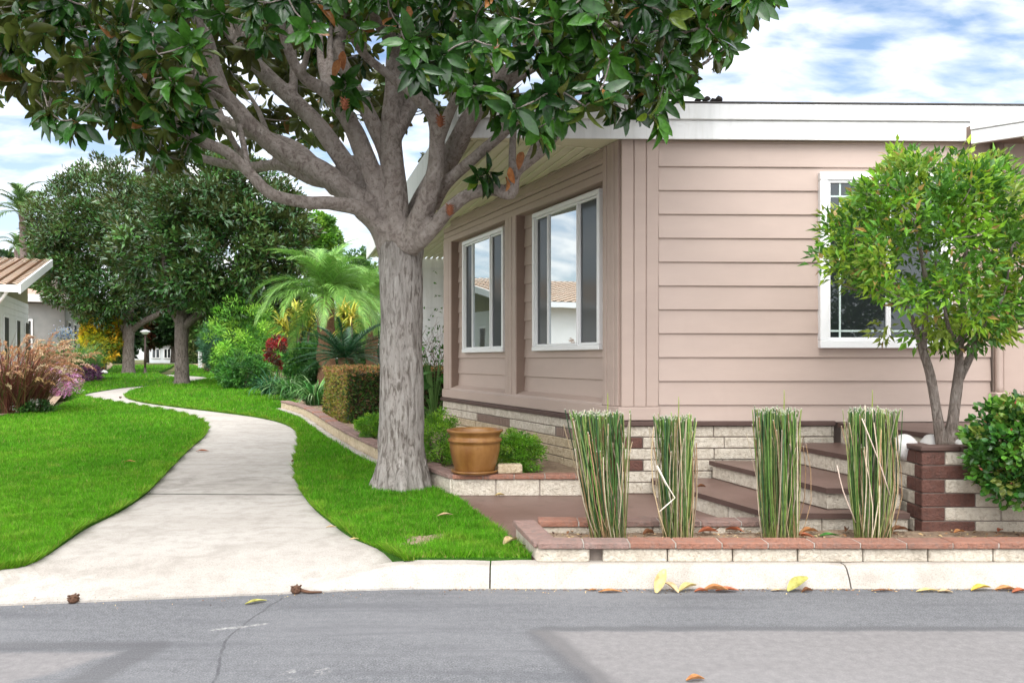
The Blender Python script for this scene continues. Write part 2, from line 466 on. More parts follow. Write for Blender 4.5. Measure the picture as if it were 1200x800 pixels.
# ------------------------------------------------------------------ setting: road, kerb, path, lawns, patio
def road_material():
    t = NT('asphalt')
    if t.tc is None: t.tc = t.n('ShaderNodeTexCoord')
    sep = t.n('ShaderNodeSeparateXYZ')
    wob = t.n('ShaderNodeTexNoise'); wob.inputs['Scale'].default_value = 5; wob.inputs['Detail'].default_value = 5
    t.l(t.tc.outputs['Object'], wob.inputs['Vector'])
    vs = t.n('ShaderNodeVectorMath', operation='SUBTRACT'); t.l(wob.outputs['Color'], vs.inputs[0]); vs.inputs[1].default_value = (.5, .5, .5)
    vm = t.n('ShaderNodeVectorMath', operation='SCALE'); t.l(vs.outputs[0], vm.inputs[0]); vm.inputs['Scale'].default_value = .07
    va = t.n('ShaderNodeVectorMath', operation='ADD'); t.l(t.tc.outputs['Object'], va.inputs[0]); t.l(vm.outputs[0], va.inputs[1])
    t.l(va.outputs[0], sep.inputs[0]); X, Y = sep.outputs[0], sep.outputs[1]
    def seg(a, b, w, soft):
        a = Vector(a[:2]); b = Vector(b[:2]); d = b - a; L2 = d.length_squared
        px = t.math('SUBTRACT', X, a.x); py = t.math('SUBTRACT', Y, a.y)
        h = t.math('DIVIDE', t.math('ADD', t.math('MULTIPLY', px, d.x), t.math('MULTIPLY', py, d.y)), L2, clamp=True)
        ex = t.math('SUBTRACT', px, t.math('MULTIPLY', h, d.x)); ey = t.math('SUBTRACT', py, t.math('MULTIPLY', h, d.y))
        dist = t.math('SQRT', t.math('ADD', t.math('MULTIPLY', ex, ex), t.math('MULTIPLY', ey, ey)))
        return t.math('DIVIDE', t.math('SUBTRACT', w + soft, dist), soft, clamp=True)
    def g(px, py):
        Yv = HC * F / (py - HY); return ((px - CX) / F * Yv, Yv)
    fine = t.noise(115, 4, .75); mid = t.noise(22, 6, .65); big = t.noise(1.1, 5, .6, stretch=(.6, 1.4, 1)); st = t.noise(3.0, 5, .6, stretch=(.25, 2.2, 1))
    col = t.ramp(mid, [(.35, (.108, .110, .117)), (.65, (.158, .160, .169))])
    col = t.mix(t.ramp(fine, [(.40, .8), (.50, 0.0)]), col, (.06, .06, .064))
    col = t.mix(t.ramp(fine, [(.55, 0.0), (.66, .8)]), col, (.27, .265, .262))
    col = t.mix(t.ramp(big, [(.42, 0.0), (.7, .5)]), col, (.195, .194, .20))
    col = t.mix(t.ramp(st, [(.50, 0.0), (.66, .5)]), col, (.085, .086, .094))
    # the repaired rectangles, paler, with dark sealed seams
    pr = t.math('MULTIPLY', t.math('DIVIDE', t.math('SUBTRACT', g(900, 737)[1], Y), .05, clamp=True),
                t.math('DIVIDE', t.math('ADD', t.math('SUBTRACT', X, .085), t.math('MULTIPLY', t.math('SUBTRACT', Y, 4.35), .38)), .05, clamp=True))
    pl = t.math('MULTIPLY', t.math('DIVIDE', t.math('SUBTRACT', g(50, 762)[1], Y), .05, clamp=True),
                t.math('DIVIDE', t.math('SUBTRACT', g(130, 770)[0], t.math('ADD', X, t.math('MULTIPLY', t.math('SUBTRACT', Y, 3.95), -.75))), .08, clamp=True))
    patch = t.math('MAXIMUM', pr, pl)
    col = t.mix(t.math('MULTIPLY', patch, .6), col, t.ramp(mid, [(.3, (.185, .172, .168)), (.7, (.255, .236, .228))]))
    dark = seg(g(640, 736), g(1400, 737), .022, .03)
    for a, b, w in (((636, 742), (735, 830), .05), ((-100, 757), (175, 756), .03), ((178, 757), (60, 815), .06)):
        dark = t.math('MAXIMUM', dark, seg(g(*a), g(*b), w, .06))
    dark = t.math('MULTIPLY', dark, t.ramp(mid, [(.25, .35), (.6, .95)]))
    col = t.mix(t.math('MULTIPLY', dark, .6), col, (.068, .066, .070))
    crack = seg(g(330, 700), g(283, 733), .004, .006)
    for a, b in (((283, 733), (262, 752)), ((262, 752), (258, 775)), ((258, 775), (246, 815))):
        crack = t.math('MAXIMUM', crack, seg(g(*a), g(*b), .004, .006))
    col = t.mix(t.math('MULTIPLY', crack, t.ramp(mid, [(.35, .1), (.55, .75)])), col, (.05, .05, .055))
    pale = seg(g(338, 790), g(372, 786), .0, .07)
    pale = t.math('MULTIPLY', pale, t.ramp(t.noise(9, 5, .7), [(.5, 0.0), (.58, .7)]))
    pale2 = t.math('MULTIPLY', seg(g(250, 738), g(308, 731), .004, .02), t.ramp(mid, [(.4, 0.0), (.6, .6)]))
    col = t.mix(t.math('MAXIMUM', pale, pale2), col, (.5, .49, .46))
    t.pbr(col, .85, t.bump(t.math('ADD', fine, t.math('MULTIPLY', mid, .5)), .5, .008), .3)
    return t.m
road_outline = [(-70, -30), (70, -30), (70, 5.13)] + [(x, float(road_edge(x)) + .01) for x in np.linspace(20, -8, 57)] + [(-70, 4.6)]
mbr = MB(); n_ = len(road_outline); mbr.add([(p[0], p[1], 0) for p in road_outline], [list(range(n_))])
rd = mbr.build('road', road_material()); rd['kind'] = 'structure'

def concrete(name, ca, cb, dark, joints=False):
    t = NT(name)
    big = t.noise(.9, 6, .62, stretch=(.7, 1.5, 1)); mid = t.noise(7, 6, .65); fine = t.noise(120, 3, .6); st = t.noise(2.3, 6, .68, stretch=(1, 1.2, 1), dist=.9)
    col = t.ramp(big, [(.32, ca), (.68, cb)])
    col = t.mix(t.ramp(mid, [(.48, 0.0), (.64, .4)]), col, dark)
    col = t.mix(t.ramp(st, [(.52, 0.0), (.68, .5)]), col, dark)
    col = t.mix(t.ramp(fine, [(.36, .45), (.5, 0.0)]), col, tuple(v * .7 for v in dark))
    if joints:
        sep = t.n('ShaderNodeSeparateXYZ'); t.l(t.tc.outputs['Object'], sep.inputs[0]); X, Y = sep.outputs[0], sep.outputs[1]
        w = t.math('MULTIPLY', t.math('SUBTRACT', t.noise(9, 3), .5), .03)
        m_ = None
        for (y0, k, hw, a) in ((7.93, .03, .017, .95), (9.95, .05, .008, .5), (6.35, .0, .004, .0), (12.4, 0, .01, .5), (15.2, 0, .012, .5), (18.5, 0, .015, .5)):
            dd = t.math('ABSOLUTE', t.math('ADD', t.math('SUBTRACT', Y, y0), t.math('ADD', t.math('MULTIPLY', X, k), w)))
            g = t.math('MULTIPLY', t.math('DIVIDE', t.math('SUBTRACT', hw * 2, dd), hw, clamp=True), a)
            m_ = g if m_ is None else t.math('MAXIMUM', m_, g)
        # grime just beyond the main joint
        gr = t.math('MULTIPLY', t.math('DIVIDE', t.math('SUBTRACT', .9, t.math('ABSOLUTE', t.math('SUBTRACT', Y, 8.8))), .6, clamp=True), t.ramp(st, [(.42, 0.0), (.62, .5)]))
        col = t.mix(gr, col, tuple(v * .75 for v in dark))
        col = t.mix(m_, col, (.06, .055, .045))
    t.pbr(col, .88, t.bump(t.math('ADD', mid, t.math('MULTIPLY', fine, .6)), .25, .008), .25)
    return t.m
M['path'] = concrete('path_concrete', (.36, .33, .295), (.445, .415, .378), (.245, .22, .19), True)
M['kerb'] = concrete('kerb_concrete', (.36, .325, .285), (.44, .405, .365), (.26, .23, .195))

gp = lambda a, b: ground(a, b, path_z)
left_px = [(45, 656), (100, 620), (140, 600), (170, 580), (190, 560), (206, 543), (224, 525), (239, 512), (243, 502), (232, 492), (205, 484), (165, 477), (128, 471), (98, 465.5)]
right_px = [(450, 648), (412, 630), (388, 613), (368, 596), (354, 578), (347, 560), (346, 540), (350, 520), (346, 505), (330, 496), (300, 489), (255, 483), (205, 477), (166, 471.5), (147, 465.5), (150, 459.5)]
Lg = [gp(*p) for p in left_px]; Rg = [gp(*p) for p in right_px]
far_l = [gp(*p) for p in ((101, 462), (122, 458), (146, 454.5), (176, 451.5), (203, 447.5), (216, 444.5), (206, 442.5), (190, 439.5))]
far_r = [gp(*p) for p in ((168, 454), (190, 450.2), (208, 448.5), (226, 446.5), (243, 443.5), (236, 441.5), (215, 440.2), (200, 438.8))]
aprL = [(-3.16, float(road_edge(-3.16)) + .02)]
aprR = [(-.62, 5.32), (-.62, 5.15)]
edge = [(x, float(road_edge(x))) for x in np.linspace(-.62, -8, 26)]
lawnL_front = [(-8, float(road_edge(-8)) + .42), (-5.4, float(road_edge(-5.4)) + .42), (-3.9, float(road_edge(-3.9)) + .44), (-3.34, 5.20)]
left_edge = smooth_line([(-3.34, 5.20)] + [(p.x, p.y) for p in Lg] + [(p.x, p.y) for p in far_l], 4)
right_edge = smooth_line([(-.70, 5.30)] + [(p.x, p.y) for p in Rg] + [(p.x, p.y) for p in far_r], 4)
path_poly = [Vector(e) for e in edge][::-1] + [Vector((-.62, 5.30))] + [p.to_2d() for p in right_edge] + [p.to_2d() for p in left_edge[::-1]] + [Vector(p) for p in lawnL_front[:3][::-1]]
sheet('footpath', path_poly, path_z, .28, M['path'], .12)

def grass_base():
    t = NT('turf')
    f = t.noise(3, 5, .6); g = t.noise(60, 4, .7)
    col = t.ramp(f, [(.3, (.035, .115, .010)), (.7, (.07, .19, .018))])
    col = t.mix(t.ramp(g, [(.4, .6), (.6, 0.0)]), col, (.022, .07, .008))
    t.pbr(col, .9, t.bump(g, .8, .03), .1); return t.m
M['turf'] = grass_base()
gl = lambda a, b: ground(a, b)
lawnL = lawnL_front[:3] + [p.to_2d() for p in left_edge[:4 * len(Lg) + 1]]
# far edges of the left lawn: along the left flower bed
bedL = [gl(*p) for p in ((101, 462.5), (104, 464), (62, 478), (0, 488))]
lawnL += [Vector((p.x, p.y)) for p in bedL[2:]] + [(-14, 16.5), (-14, 4.8)]
far_bed_left = [gl(*p) for p in ((75, 464), (82, 455), (98, 447), (115, 439), (130, 432), (133, 428))]
lawnM = [p.to_2d() for p in left_edge[4 * len(Lg):]] + [Vector((p.x, p.y)) for p in [gl(185, 436), gl(200, 430), gl(204, 427.0)]] + [Vector((p.x, p.y)) for p in far_bed_left[::-1]]
edgeR = [gl(*p) for p in ((352, 472), (332, 463), (300, 454), (272, 445), (255, 440), (243, 434), (232, 429), (226, 427.0))]
wall_line = [(-.90, 8.55), (-1.30, 9.42), (-1.95, 10.8), (-2.86, 13.0), (-4.25, 16.6), (-5.3, 18.6)]
lawnR = ([(-.70, 5.365)] + [p.to_2d() for p in right_edge] + [Vector((p.x, p.y)) for p in [gl(212, 432), gl(206, 427.0)]]
         + [Vector((p.x, p.y)) for p in edgeR[::-1]] + [Vector((x - .12, y)) for x, y in wall_line[::-1]] + [(-.92, 8.40), (-.62, 7.86), (-.47, 7.51), (-.17, 6.45), (.13, 5.365)])
for nm, poly, stp in (('lawn', lawnL, .5), ('lawn', lawnM, 1.2), ('lawn', lawnR, .5)):
    sheet(nm, poly, lawn_z, stp, M['turf'], .12)
# bare sandy spot
sp = ground(497, 634)
sheet('bare_soil', [(sp.x + .15 * math.cos(a) * (1 + .3 * math.sin(3 * a) + .2 * math.sin(7 * a + 1)) + .10 * math.sin(a), sp.y + .22 * math.sin(a) * (1 + .2 * math.cos(2 * a) + .2 * math.sin(5 * a))) for a in np.linspace(0, 6.28, 40)[:-1]], lambda X, Y: lawn_z(X, Y) + .012, .1, M['soil'])

# wide ground under everything, out to the horizon
def ground_z(X, Y):
    return lawn_z(X, Y) - .09 - .0 * X
big = []
gx = np.concatenate([np.linspace(-400, -40, 8), np.linspace(-30, 30, 31), np.linspace(40, 400, 8)])
gy = np.concatenate([[4.4, 4.8], np.linspace(5.16, 75, 60), np.linspace(90, 700, 12)])
GX, GY = np.meshgrid(gx, gy)
GZ = np.where(GY < 5.15, -.15, ground_z(GX, GY) - np.where(GX < -3.2, .05, 0) - .05 * (GY < 6))
nx, ny = len(gx), len(gy); ii = np.arange(nx * ny).reshape(ny, nx)
FQ = np.stack([ii[:-1, :-1], ii[:-1, 1:], ii[1:, 1:], ii[1:, :-1]], -1).reshape(-1, 4)
M['earth'] = simple('earth_and_grass', (.06, .085, .025), (.14, .12, .06), .4, 1.0, .5, 8, .1)
go = npmesh('ground', np.stack([GX.ravel(), GY.ravel(), GZ.ravel()], 1), [FQ], M['earth']); go['kind'] = 'structure'

# kerb
def kerb():
    joints = [(-1.65, -.145), (-.135, 2.14), (2.15, 6.2), (6.21, 12), (12.01, 30)]
    mb = MB()
    for a, b in joints:
        xs = np.linspace(a, b, max(3, int((b - a) / .15))); rows = []
        for x in xs:
            h = .13 * float(sstep((x + 1.5) / .85)); e = float(road_edge(x)); h = max(h, .014)
            ch = .006 if (x == xs[0] or x == xs[-1]) else 0
            prof = [(e + ch, -.05), (e + ch, .004), (e + .035, h * .45), (e + .075, h * .88 - ch), (e + .105, h - ch), (e + .125, h + .001 - ch), (5.34 + (e - 5.12), h + .001 - ch), (5.34 + (e - 5.12), -.05)]
            rows.append([(x, p[0], p[1]) for p in prof])
        k = len(rows[0])
        mb.add([v for r in rows for v in r], [(i * k + j, (i + 1) * k + j, (i + 1) * k + j + 1, i * k + j + 1) for i in range(len(rows) - 1) for j in range(k - 1)], 0, False)
        n0 = len(rows) - 1
        mb.add(rows[0], [list(range(k))], 0); mb.add(rows[n0], [list(range(k))[::-1]], 0)
    o = mb.build('kerb', M['kerb']); o['kind'] = 'structure'
kerb()

# patio and soil beds
sheet('patio', [(.15, 5.345), (9, 5.345), (9, 8.3), (.6, 8.3), (-.60, 7.86), (-.47, 7.51), (-.17, 6.45)], lambda X, Y: .13 + 0 * X, .6, M['brown_slab'], .1)
sheet('flower_bed_soil', [(.20, 5.42), (3.0, 5.42), (9, 5.42), (9, 6.3), (1.5, 6.02), (.07, 6.02)], lambda X, Y: .185 + .012 * np.sin(X * 7) * np.sin(Y * 11) - .012, .12, M['soil'])
sheet('side_bed_soil', [(-.56, 7.93), (1.1, 7.93), (1.2, 8.4), (-.9, 13.2), (2, 17.2), (-4.1, 16.75), (-2.74, 13.05), (-1.84, 10.8), (-.82, 8.5)], lambda X, Y: .27 + rise(Y) * .9 + .012 * np.sin(X * 9) * np.sin(Y * 8), .2, M['soil'])
sheet('right_garden_soil', [Vector((x + .1, y)) for x, y in wall_line[3:]] + [Vector((p.x - .03, p.y)) for p in edgeR] + [(10, 110), (10, 17.4), (-2.8, 17.4)], lambda X, Y: lawn_z(X, Y) + .04, 1.5, M['soil'])
sheet('left_garden_soil', [Vector((p.x - .05, p.y)) for p in far_bed_left] + [(-60, 120), (-60, 16.4), (-14, 16.4), Vector((bedL[3].x, bedL[3].y - .02)), Vector((bedL[2].x - .02, bedL[2].y))], lambda X, Y: lawn_z(X, Y) + .03, 1.5, M['soil'])
sheet('planter_soil', [(3.15, 6.13), (8, 6.13), (8, 6.74), (3.15, 6.74)], lambda X, Y: .76 + 0 * X, .2, M['soil'])

# grass blades: one uncountable stuff object
def blades():
    Vs, Cs = [], []
    for poly, n_try in ((lawnL, 1500000), (lawnR, 1100000), (lawnM, 130000)):
        xs = [p[0] for p in poly]; ys = [p[1] for p in poly]
        # sample depth with density falling as 1/Y^2
        y0, y1 = max(min(ys), 4.6), min(max(ys), 60)
        u = rng.random(n_try); Y = 1 / (1 / y0 + u * (1 / y1 - 1 / y0))
        X = rng.uniform(*((-1.25, -.20) if poly is lawnL else (-.68, .22)), n_try) * Y
        k = inpoly(X, Y, [tuple(p)[:2] for p in poly]); k &= ((X - sp.x - .4 * (Y - sp.y)) / .17) ** 2 + ((Y - sp.y) / .23) ** 2 + .35 * np.sin(X * 43) * np.sin(Y * 37) > rng.uniform(.1, 1.25, n_try)
        X, Y = X[k], Y[k]; N = len(X)
        h = (.034 + .0010 * Y) * rng.uniform(.4, 1.45, N) * (1 + .35 * np.sin(X * 9 + 2 * np.sin(Y * 6)) * np.sin(Y * 8 + X * 3)); w = .0016 + .00085 * Y
        az = rng.uniform(0, 2 * np.pi, N); ln = rng.uniform(.1, .95, N) * h
        b = np.stack([X, Y, lawn_z(X, Y)], 1)
        s = np.stack([np.cos(az), np.sin(az), 0 * az], 1) * (w * rng.uniform(.6, 1.1, N))[:, None] * .5
        la = rng.uniform(0, 2 * np.pi, N)
        tip = b + np.stack([np.cos(la) * ln, np.sin(la) * ln, h], 1)
        Vs.append(np.stack([b - s, b + s, tip], 1).reshape(-1, 3))
        pat = .5 + .5 * np.sin(X * 1.7 + 1.3 * np.sin(Y * .9)) * np.sin(Y * 1.1 + X * .6)
        c = np.array([.080, .275, .008]) * (1 - pat[:, None]) + np.array([.125, .345, .012]) * pat[:, None]
        n1 = np.sin(X * 5.1 + 2.2 * np.sin(Y * 3.3)) * np.sin(Y * 4.3 + 1.7 * np.sin(X * 2.9)); n2 = np.sin(X * 13 + 3 * np.sin(Y * 7)) * np.sin(Y * 11 + 2 * np.sin(X * 9))
        dry = np.clip(n1 * .6 + n2 * .4 - .25, 0, 1)[:, None]; c = c * (1 - .55 * dry) + np.array([.26, .31, .04]) * .55 * dry
        c = c * (1 + .16 * n2[:, None]) * rng.uniform(.5, 1.4, (N, 1))
        yl = rng.random(N) < .05; c[yl] = np.array([.30, .30, .08])
        Cs.append(np.repeat(c, 3, 0))
    for ed in (left_edge, right_edge):          # longer blades flopping over the concrete
        q = np.array([[p.x, p.y] for p in ed]); q = q[q[:, 1] < 24]; sl_ = np.linalg.norm(np.diff(q, axis=0), axis=1); cum = np.concatenate([[0], np.cumsum(sl_)])
        n = 16000; s = cum[-1] * rng.random(n) ** 1.5; X = np.interp(s, cum, q[:, 0]); Y = np.interp(s, cum, q[:, 1]); k = Y > 5.0; X, Y = X[k], Y[k]; n = len(X)
        X += (-1 if ed is left_edge else 1) * np.abs(rng.normal(size=n)) * .03; h = rng.uniform(.03, .085, n) * (1 + .5 * np.sin(s[k] * 7)); w = .0016 + .00085 * Y
        la = rng.uniform(0, 6.28, n); b = np.stack([X, Y, lawn_z(X, Y) - .005], 1); ln = h * rng.uniform(.4, 1.1, n); out = (1 if ed is left_edge else -1) * h * rng.uniform(-.1, .7, n)
        tip = b + np.stack([np.cos(la) * ln * .6 + out, np.sin(la) * ln * .6, h * .75], 1); sdv = np.stack([np.cos(la + 1.57), np.sin(la + 1.57), 0 * la], 1) * (w * .5)[:, None]
        Vs.append(np.stack([b - sdv, b + sdv, tip], 1).reshape(-1, 3)); c = pick([(.11, .30, .008), (.15, .36, .012), (.22, .30, .04), (.09, .2, .01)], n, .3); Cs.append(np.repeat(c, 3, 0))
    V = np.concatenate(Vs); C = np.concatenate(Cs)
    o = npmesh('grass', V, [np.arange(len(V)).reshape(-1, 3)], leafmat('grass_blade', None, .6, .35, .2), None, None, C)
    tag(o, 'short mown bright green grass on both sides of the winding path', 'grass', kind='stuff')
blades()

# ------------------------------------------------------------------ the tan house
C0 = Vector((1.07, 8.0, 0)); UP = Vector((0, 0, 1))
fd = Vector((1, .025, 0)).normalized(); fn = Vector((.025, -1, 0)).normalized()
ld = Vector((-2.145, 4.93, 0)).normalized(); ln_ = Vector((-ld.y, ld.x, 0)).normalized()      # outward, towards the path
if ln_.x > 0: ln_ = -ln_
def s_on(px, off, d=ld, n=ln_):
    o = C0 + n * off; k = (px - CX) / F              # (o.x + d.x s) = k (o.y + d.y s)
    return (k * o.y - o.x) / (d.x - k * d.y)
def z_on(px, py, off, d=ld, n=ln_):
    s = s_on(px, off, d, n); Yv = (C0 + n * off + d * s).y
    return HC - (py - HY) / F * Yv
house = thing('house', 'tan clapboard mobile home with white fascia and pale brick foundation', 'house', tuple(C0))

EXP = .235; ZB = .83; ZT = 3.62
zl = [HC - (474 - HY) / F * 8.06 + EXP * k for k in range(-1, 13)]     # siding shadow lines
def clapboards(mb, d, n, s0, s1, z0, z1, off):
    """lapped boards: each leans out at its lower edge"""
    for a in zl:
        lo, hi = max(a, z0), min(a + EXP, z1)
        if hi - lo < .02: continue
        o = C0 + n * off
        A = [o + d * s + UP * z + n * q for s in (s0, s1) for (z, q) in ((lo, -.03), (lo, .020), (lo + .004, .022), (hi, .004), (hi, -.03))]
        fs = [(0, 5, 6, 1), (1, 6, 7, 2), (2, 7, 8, 3), (3, 8, 9, 4)]
        if d.cross(UP).dot(n) > 0: fs = fs
        else: fs = [f[::-1] for f in fs]
        # orient outward
        out = []
        for f in fs:
            nm = geometry.normal([A[i] for i in f])
            mid = sum((A[i] for i in f), Vector()) / 4; cen = o + d * (s0 + s1) / 2 + UP * (lo + hi) / 2 - n * .03
            out.append(f if nm.dot(mid - cen) > 0 else f[::-1])
        mb.add(A, out, 0)
REC = -.13
sp_c0, sp_c1 = 0.0, s_on(707.5, 0)                       # corner pilaster on the side wall
mid0, mid1 = s_on(605, 0), s_on(592.5, 0)
end0, end1 = s_on(529, 0), s_on(520.5, 0)
fs_p = s_on(771, 0, fd, fn)                              # front pilaster end
fs_w0, fs_w1 = s_on(1160, 0, fd, fn), s_on(1196, 0, fd, fn)

mb = MB()
clapboards(mb, ld, ln_, sp_c1, end0, .99, ZT, REC)
clapboards(mb, ld, ln_, sp_c1, end0, 3.50, ZT, .0)
mb.build('side_siding', M['siding'], house)
mb = MB()
clapboards(mb, fd, fn, fs_p + .004, fs_w0, ZB, ZT, 0)
clapboards(mb, fd, fn, fs_w1, 7.5, ZB, ZT, -.02)
mb.build('front_siding', M['siding'], house)
mb = MB()     # inner shell so no light leaks through
prism(mb, [tuple((C0 - fn * .2 - ln_ * .2 + fd * .1)[:2]), tuple((C0 + fd * 8 - fn * .2)[:2]), (9, 17.0), tuple((C0 + ld * (end1 - .1) - ln_ * .22)[:2])], .1, 3.58)
mb.build('wall_core', M['trim'], house)

def grooved(mb, d, n, s0, s1, z0, z1, off, back, boards, m=0, gap=.008):
    """vertical boards side by side with dark grooves"""
    w = (s1 - s0) / boards
    for i in range(boards):
        obox(mb, C0, d, n, (s0 + w * i + (gap / 2 if i else 0), s0 + w * (i + 1) - (gap / 2 if i < boards - 1 else 0)), (back, off + .003 * (i % 2)), (z0, z1), .005, m)
    obox(mb, C0, d, n, (s0 + .01, s1 - .01), (back + .002, off - .012), (z0 + .001, z1 - .001), 0, m)
mb = MB(); grooved(mb, fd, fn, 0.006, fs_p, .985, ZT, .03, -.1, 3)
grooved(mb, ld, ln_, 0.03, sp_c1, .985, ZT, .012, REC - .05, 4)
mb.build('corner_pilaster', M['trim'], house)
for (a, b) in ((mid0, mid1), (end0, end1)):
    mb = MB(); grooved(mb, ld, ln_, a, b, .985, 3.29, .012, -.09, 3)
    obox(mb, C0, ld, ln_, (a - .004, b - .02), (REC - .03, -.004), (.986, 3.285), .003, 1)
    mb.build('pilaster', [M['trim'], M['jamb']], house)
mb = MB()     # header over the recessed bays, three stepped boards
for (z0, z1, o_) in ((3.28, 3.362, .012), (3.368, 3.448, .004), (3.454, 3.53, .010)):
    obox(mb, C0, ld, ln_, (sp_c1 + .002, end1), (REC - .03, o_), (z0, z1), .006, 0)
mb.build('header', M['trim'], house)
mb = MB()     # sill band and sloping sill
obox(mb, C0, ld, ln_, (.02, end1 + .02), (REC - .06, .030), (.85, .982), .008)
obox(mb, C0, fd, fn, (-.030, fs_p + .01), (-.1, .045), (.85, .982), .008)
obox(mb, C0, fd, fn, (fs_p + .012, 7.5), (-.1, .014), (.845, .87), .004)
o = C0
A = [C0 + ld * s + ln_ * q + UP * z for s in (sp_c1, end0) for q, z in ((REC + .02, .984), (.020, .984), (.010, 1.005), (REC + .02, 1.05))]
mb.add(A, [(0, 4, 5, 1), (1, 5, 6, 2), (2, 6, 7, 3)], 0)
mb.build('sill_band', M['trim'], house)
mb = MB()     # dark brown brick ledge under the band
obox(mb, C0, ld, ln_, (.03, end1 + .03), (-.15, .055), (.797, .846), .006)
obox(mb, C0, fd, fn, (-.055, 2.12), (-.1, .070), (.797, .844), .006)
mb.build('ledge', M['brown_edge'], house)

# foundation: pale blocks, brown quoins, slotted vents
mb = MB(); CH = .1115
zc = [.797 - CH * (k + 1) for k in range(6)]
for k, z in enumerate(zc):
    L = .205 if k == 0 else .40
    s = .0; j = 0
    while s < 2.1:
        w = .40 if not (k in (1, 3) and j == 0) else .215
        if j == 0 and k not in (1, 3): w = .47 if k % 2 else .52
        w = w * random.uniform(.97, 1.03); e = min(s + w, 2.12)
        mt = 1 if (k in (1, 3) and j == 0) else 0
        obox(mb, C0, fd, fn, (s + .004, e - .004), (-.08, .035 + random.uniform(-.004, .006)), (z + .005, z + CH - .005), .007, mt)
        s = e; j += 1
    s = .0; j = 0 
    while s < end1:
        row_vent = (k == 1)
        w = (.215 if k < 2 else .40) * random.uniform(.98, 1.02)
        seg = None
        if row_vent:
            for a, b in ((.55, 1.42), (2.55, 3.9)):
                if a <= s < b: seg = b
        e = min(s + w, end1)
        if seg:
            e = seg
            obox(mb, C0, ld, ln_, (s + .004, e - .004), (-.08, .004), (z + .005, z + CH - .005), 0, 2)
            q = s + .02
            while q < e - .04:
                obox(mb, C0, ld, ln_, (q, q + .030), (.0, .024), (z + .008, z + CH - .008), .003, 3); q += .052
        else:
            obox(mb, C0, ld, ln_, (s + .004, e - .004), (-.08, .022 + random.uniform(-.004, .006)), (z + .005, z + CH - .005), .007, 0 if k < 2 else 4)
        s = e; j += 1
obox(mb, C0, fd, fn, (.02, 2.12), (-.1, .018), (.0, .796), 0, 5)
obox(mb, C0, ld, ln_, (.02, end1 - .01), (-.1, .008), (.0, .796), 0, 5)
mb.build('brick_foundation', [M['block'], M['block_brown'], M['brown_edge'], M['jamb'], M['block_tan'], M['mortar']], house)

# windows ------------------------------------------------------------
def window(d, n, off, s0, s1, z0, z1, lights, fw=.055, muntin=None):
    fr = MB(); t = fw
    def bx(a, b, c, e, o0, o1, bev=.006): obox(fr, C0, d, n, (a, b), (off + o0, off + o1), (c, e), bev)
    bx(s0, s1, z1 - t, z1, -.05, .045); bx(s0, s1, z0, z0 + t, -.05, .05)
    bx(s0, s0 + t, z0 + t + .001, z1 - t - .001, -.05, .043); bx(s1 - t, s1, z0 + t + .001, z1 - t - .001, -.05, .043)
    w = fr.build('window', M['vinyl'], house)
    for (a, b, kind, dep) in lights:
        sa = MB(); q = .026
        for (x0, x1, y0, y1) in ((a, b, z1 - t - q, z1 - t - .001), (a, b, z0 + t + .001, z0 + t + q), (a, a + q, z0 + t + q, z1 - t - q), (b - q, b, z0 + t + q, z1 - t - q)):
            obox(sa, C0, d, n, (x0, x1), (off - .04, off + dep), (y0, y1), .004)
        sash = sa.build('sash', M['vinyl'], w)
        g = MB(); obox(g, C0, d, n, (a + q - .002, b - q + .002), (off - .03, off + dep - .022), (z0 + t + q - .002, z1 - t - q + .002))
        g.build('screen' if kind == 'screen' else 'pane', M['screen'] if kind == 'screen' else (M['glass'] if kind == 'glass' else M['glass_dim']), w)
        if muntin:
            mu = MB(); z_a, z_b = z0 + t + q, z1 - t - q; gz = .14; ga = .13
            for zz in (z_a + gz * .4, z_b - gz): obox(mu, C0, d, n, (a + q, b - q), (off + dep - .021, off + dep - .014), (zz, zz + .018))
            for ss in muntin:
                if a < ss < b: obox(mu, C0, d, n, (ss, ss + .018), (off + dep - .021, off + dep - .0145), (z_a, z_b))
            mu.build('glazing_bars', M['munt'], w)
    return w
M['munt'] = simple('pale_green_bars', (.50, .60, .57), (.56, .66, .63), 3, .4)
for (xs, ys) in (((627, 706), (252, 220, 411, 410)), ((544.5, 592.5), (284, 265.4, 413.6, 412))):
    offw = REC + .03
    s1 = s_on(xs[0], offw); s0 = s_on(xs[1], offw)
    z1 = (z_on(xs[0], ys[0], offw) + z_on(xs[1], ys[1], offw)) / 2; z0 = (z_on(xs[0], ys[2], offw) + z_on(xs[1], ys[3], offw)) / 2
    z1 = min(z1, 3.265)
    W_ = s1 - s0; t = .055; wa = s0 + t; wb = s1 - t
    l1, l2 = wa + (wb - wa) * .285, wa + (wb - wa) * .775
    window(ld, ln_, offw, s0, s1, z0, z1, [(wa, l1, 'screen', .02), (l1, l2, 'glass', .034), (l2, wb, 'screen', .02)])
zz0, zz1 = z_on(1000, 408, 0, fd, fn), z_on(1000, 203.5, 0, fd, fn)
a0, a1 = s_on(958, 0, fd, fn), s_on(1112, 0, fd, fn); am = s_on(1037, 0, fd, fn)
window(fd, fn, .03, a0, a1, zz0, zz1, [(a0 + .08, am + .01, 'dim', .03), (am + .012, a1 - .08, 'dim', .018)], .08, [s_on(981, 0, fd, fn), s_on(1090, 0, fd, fn)])

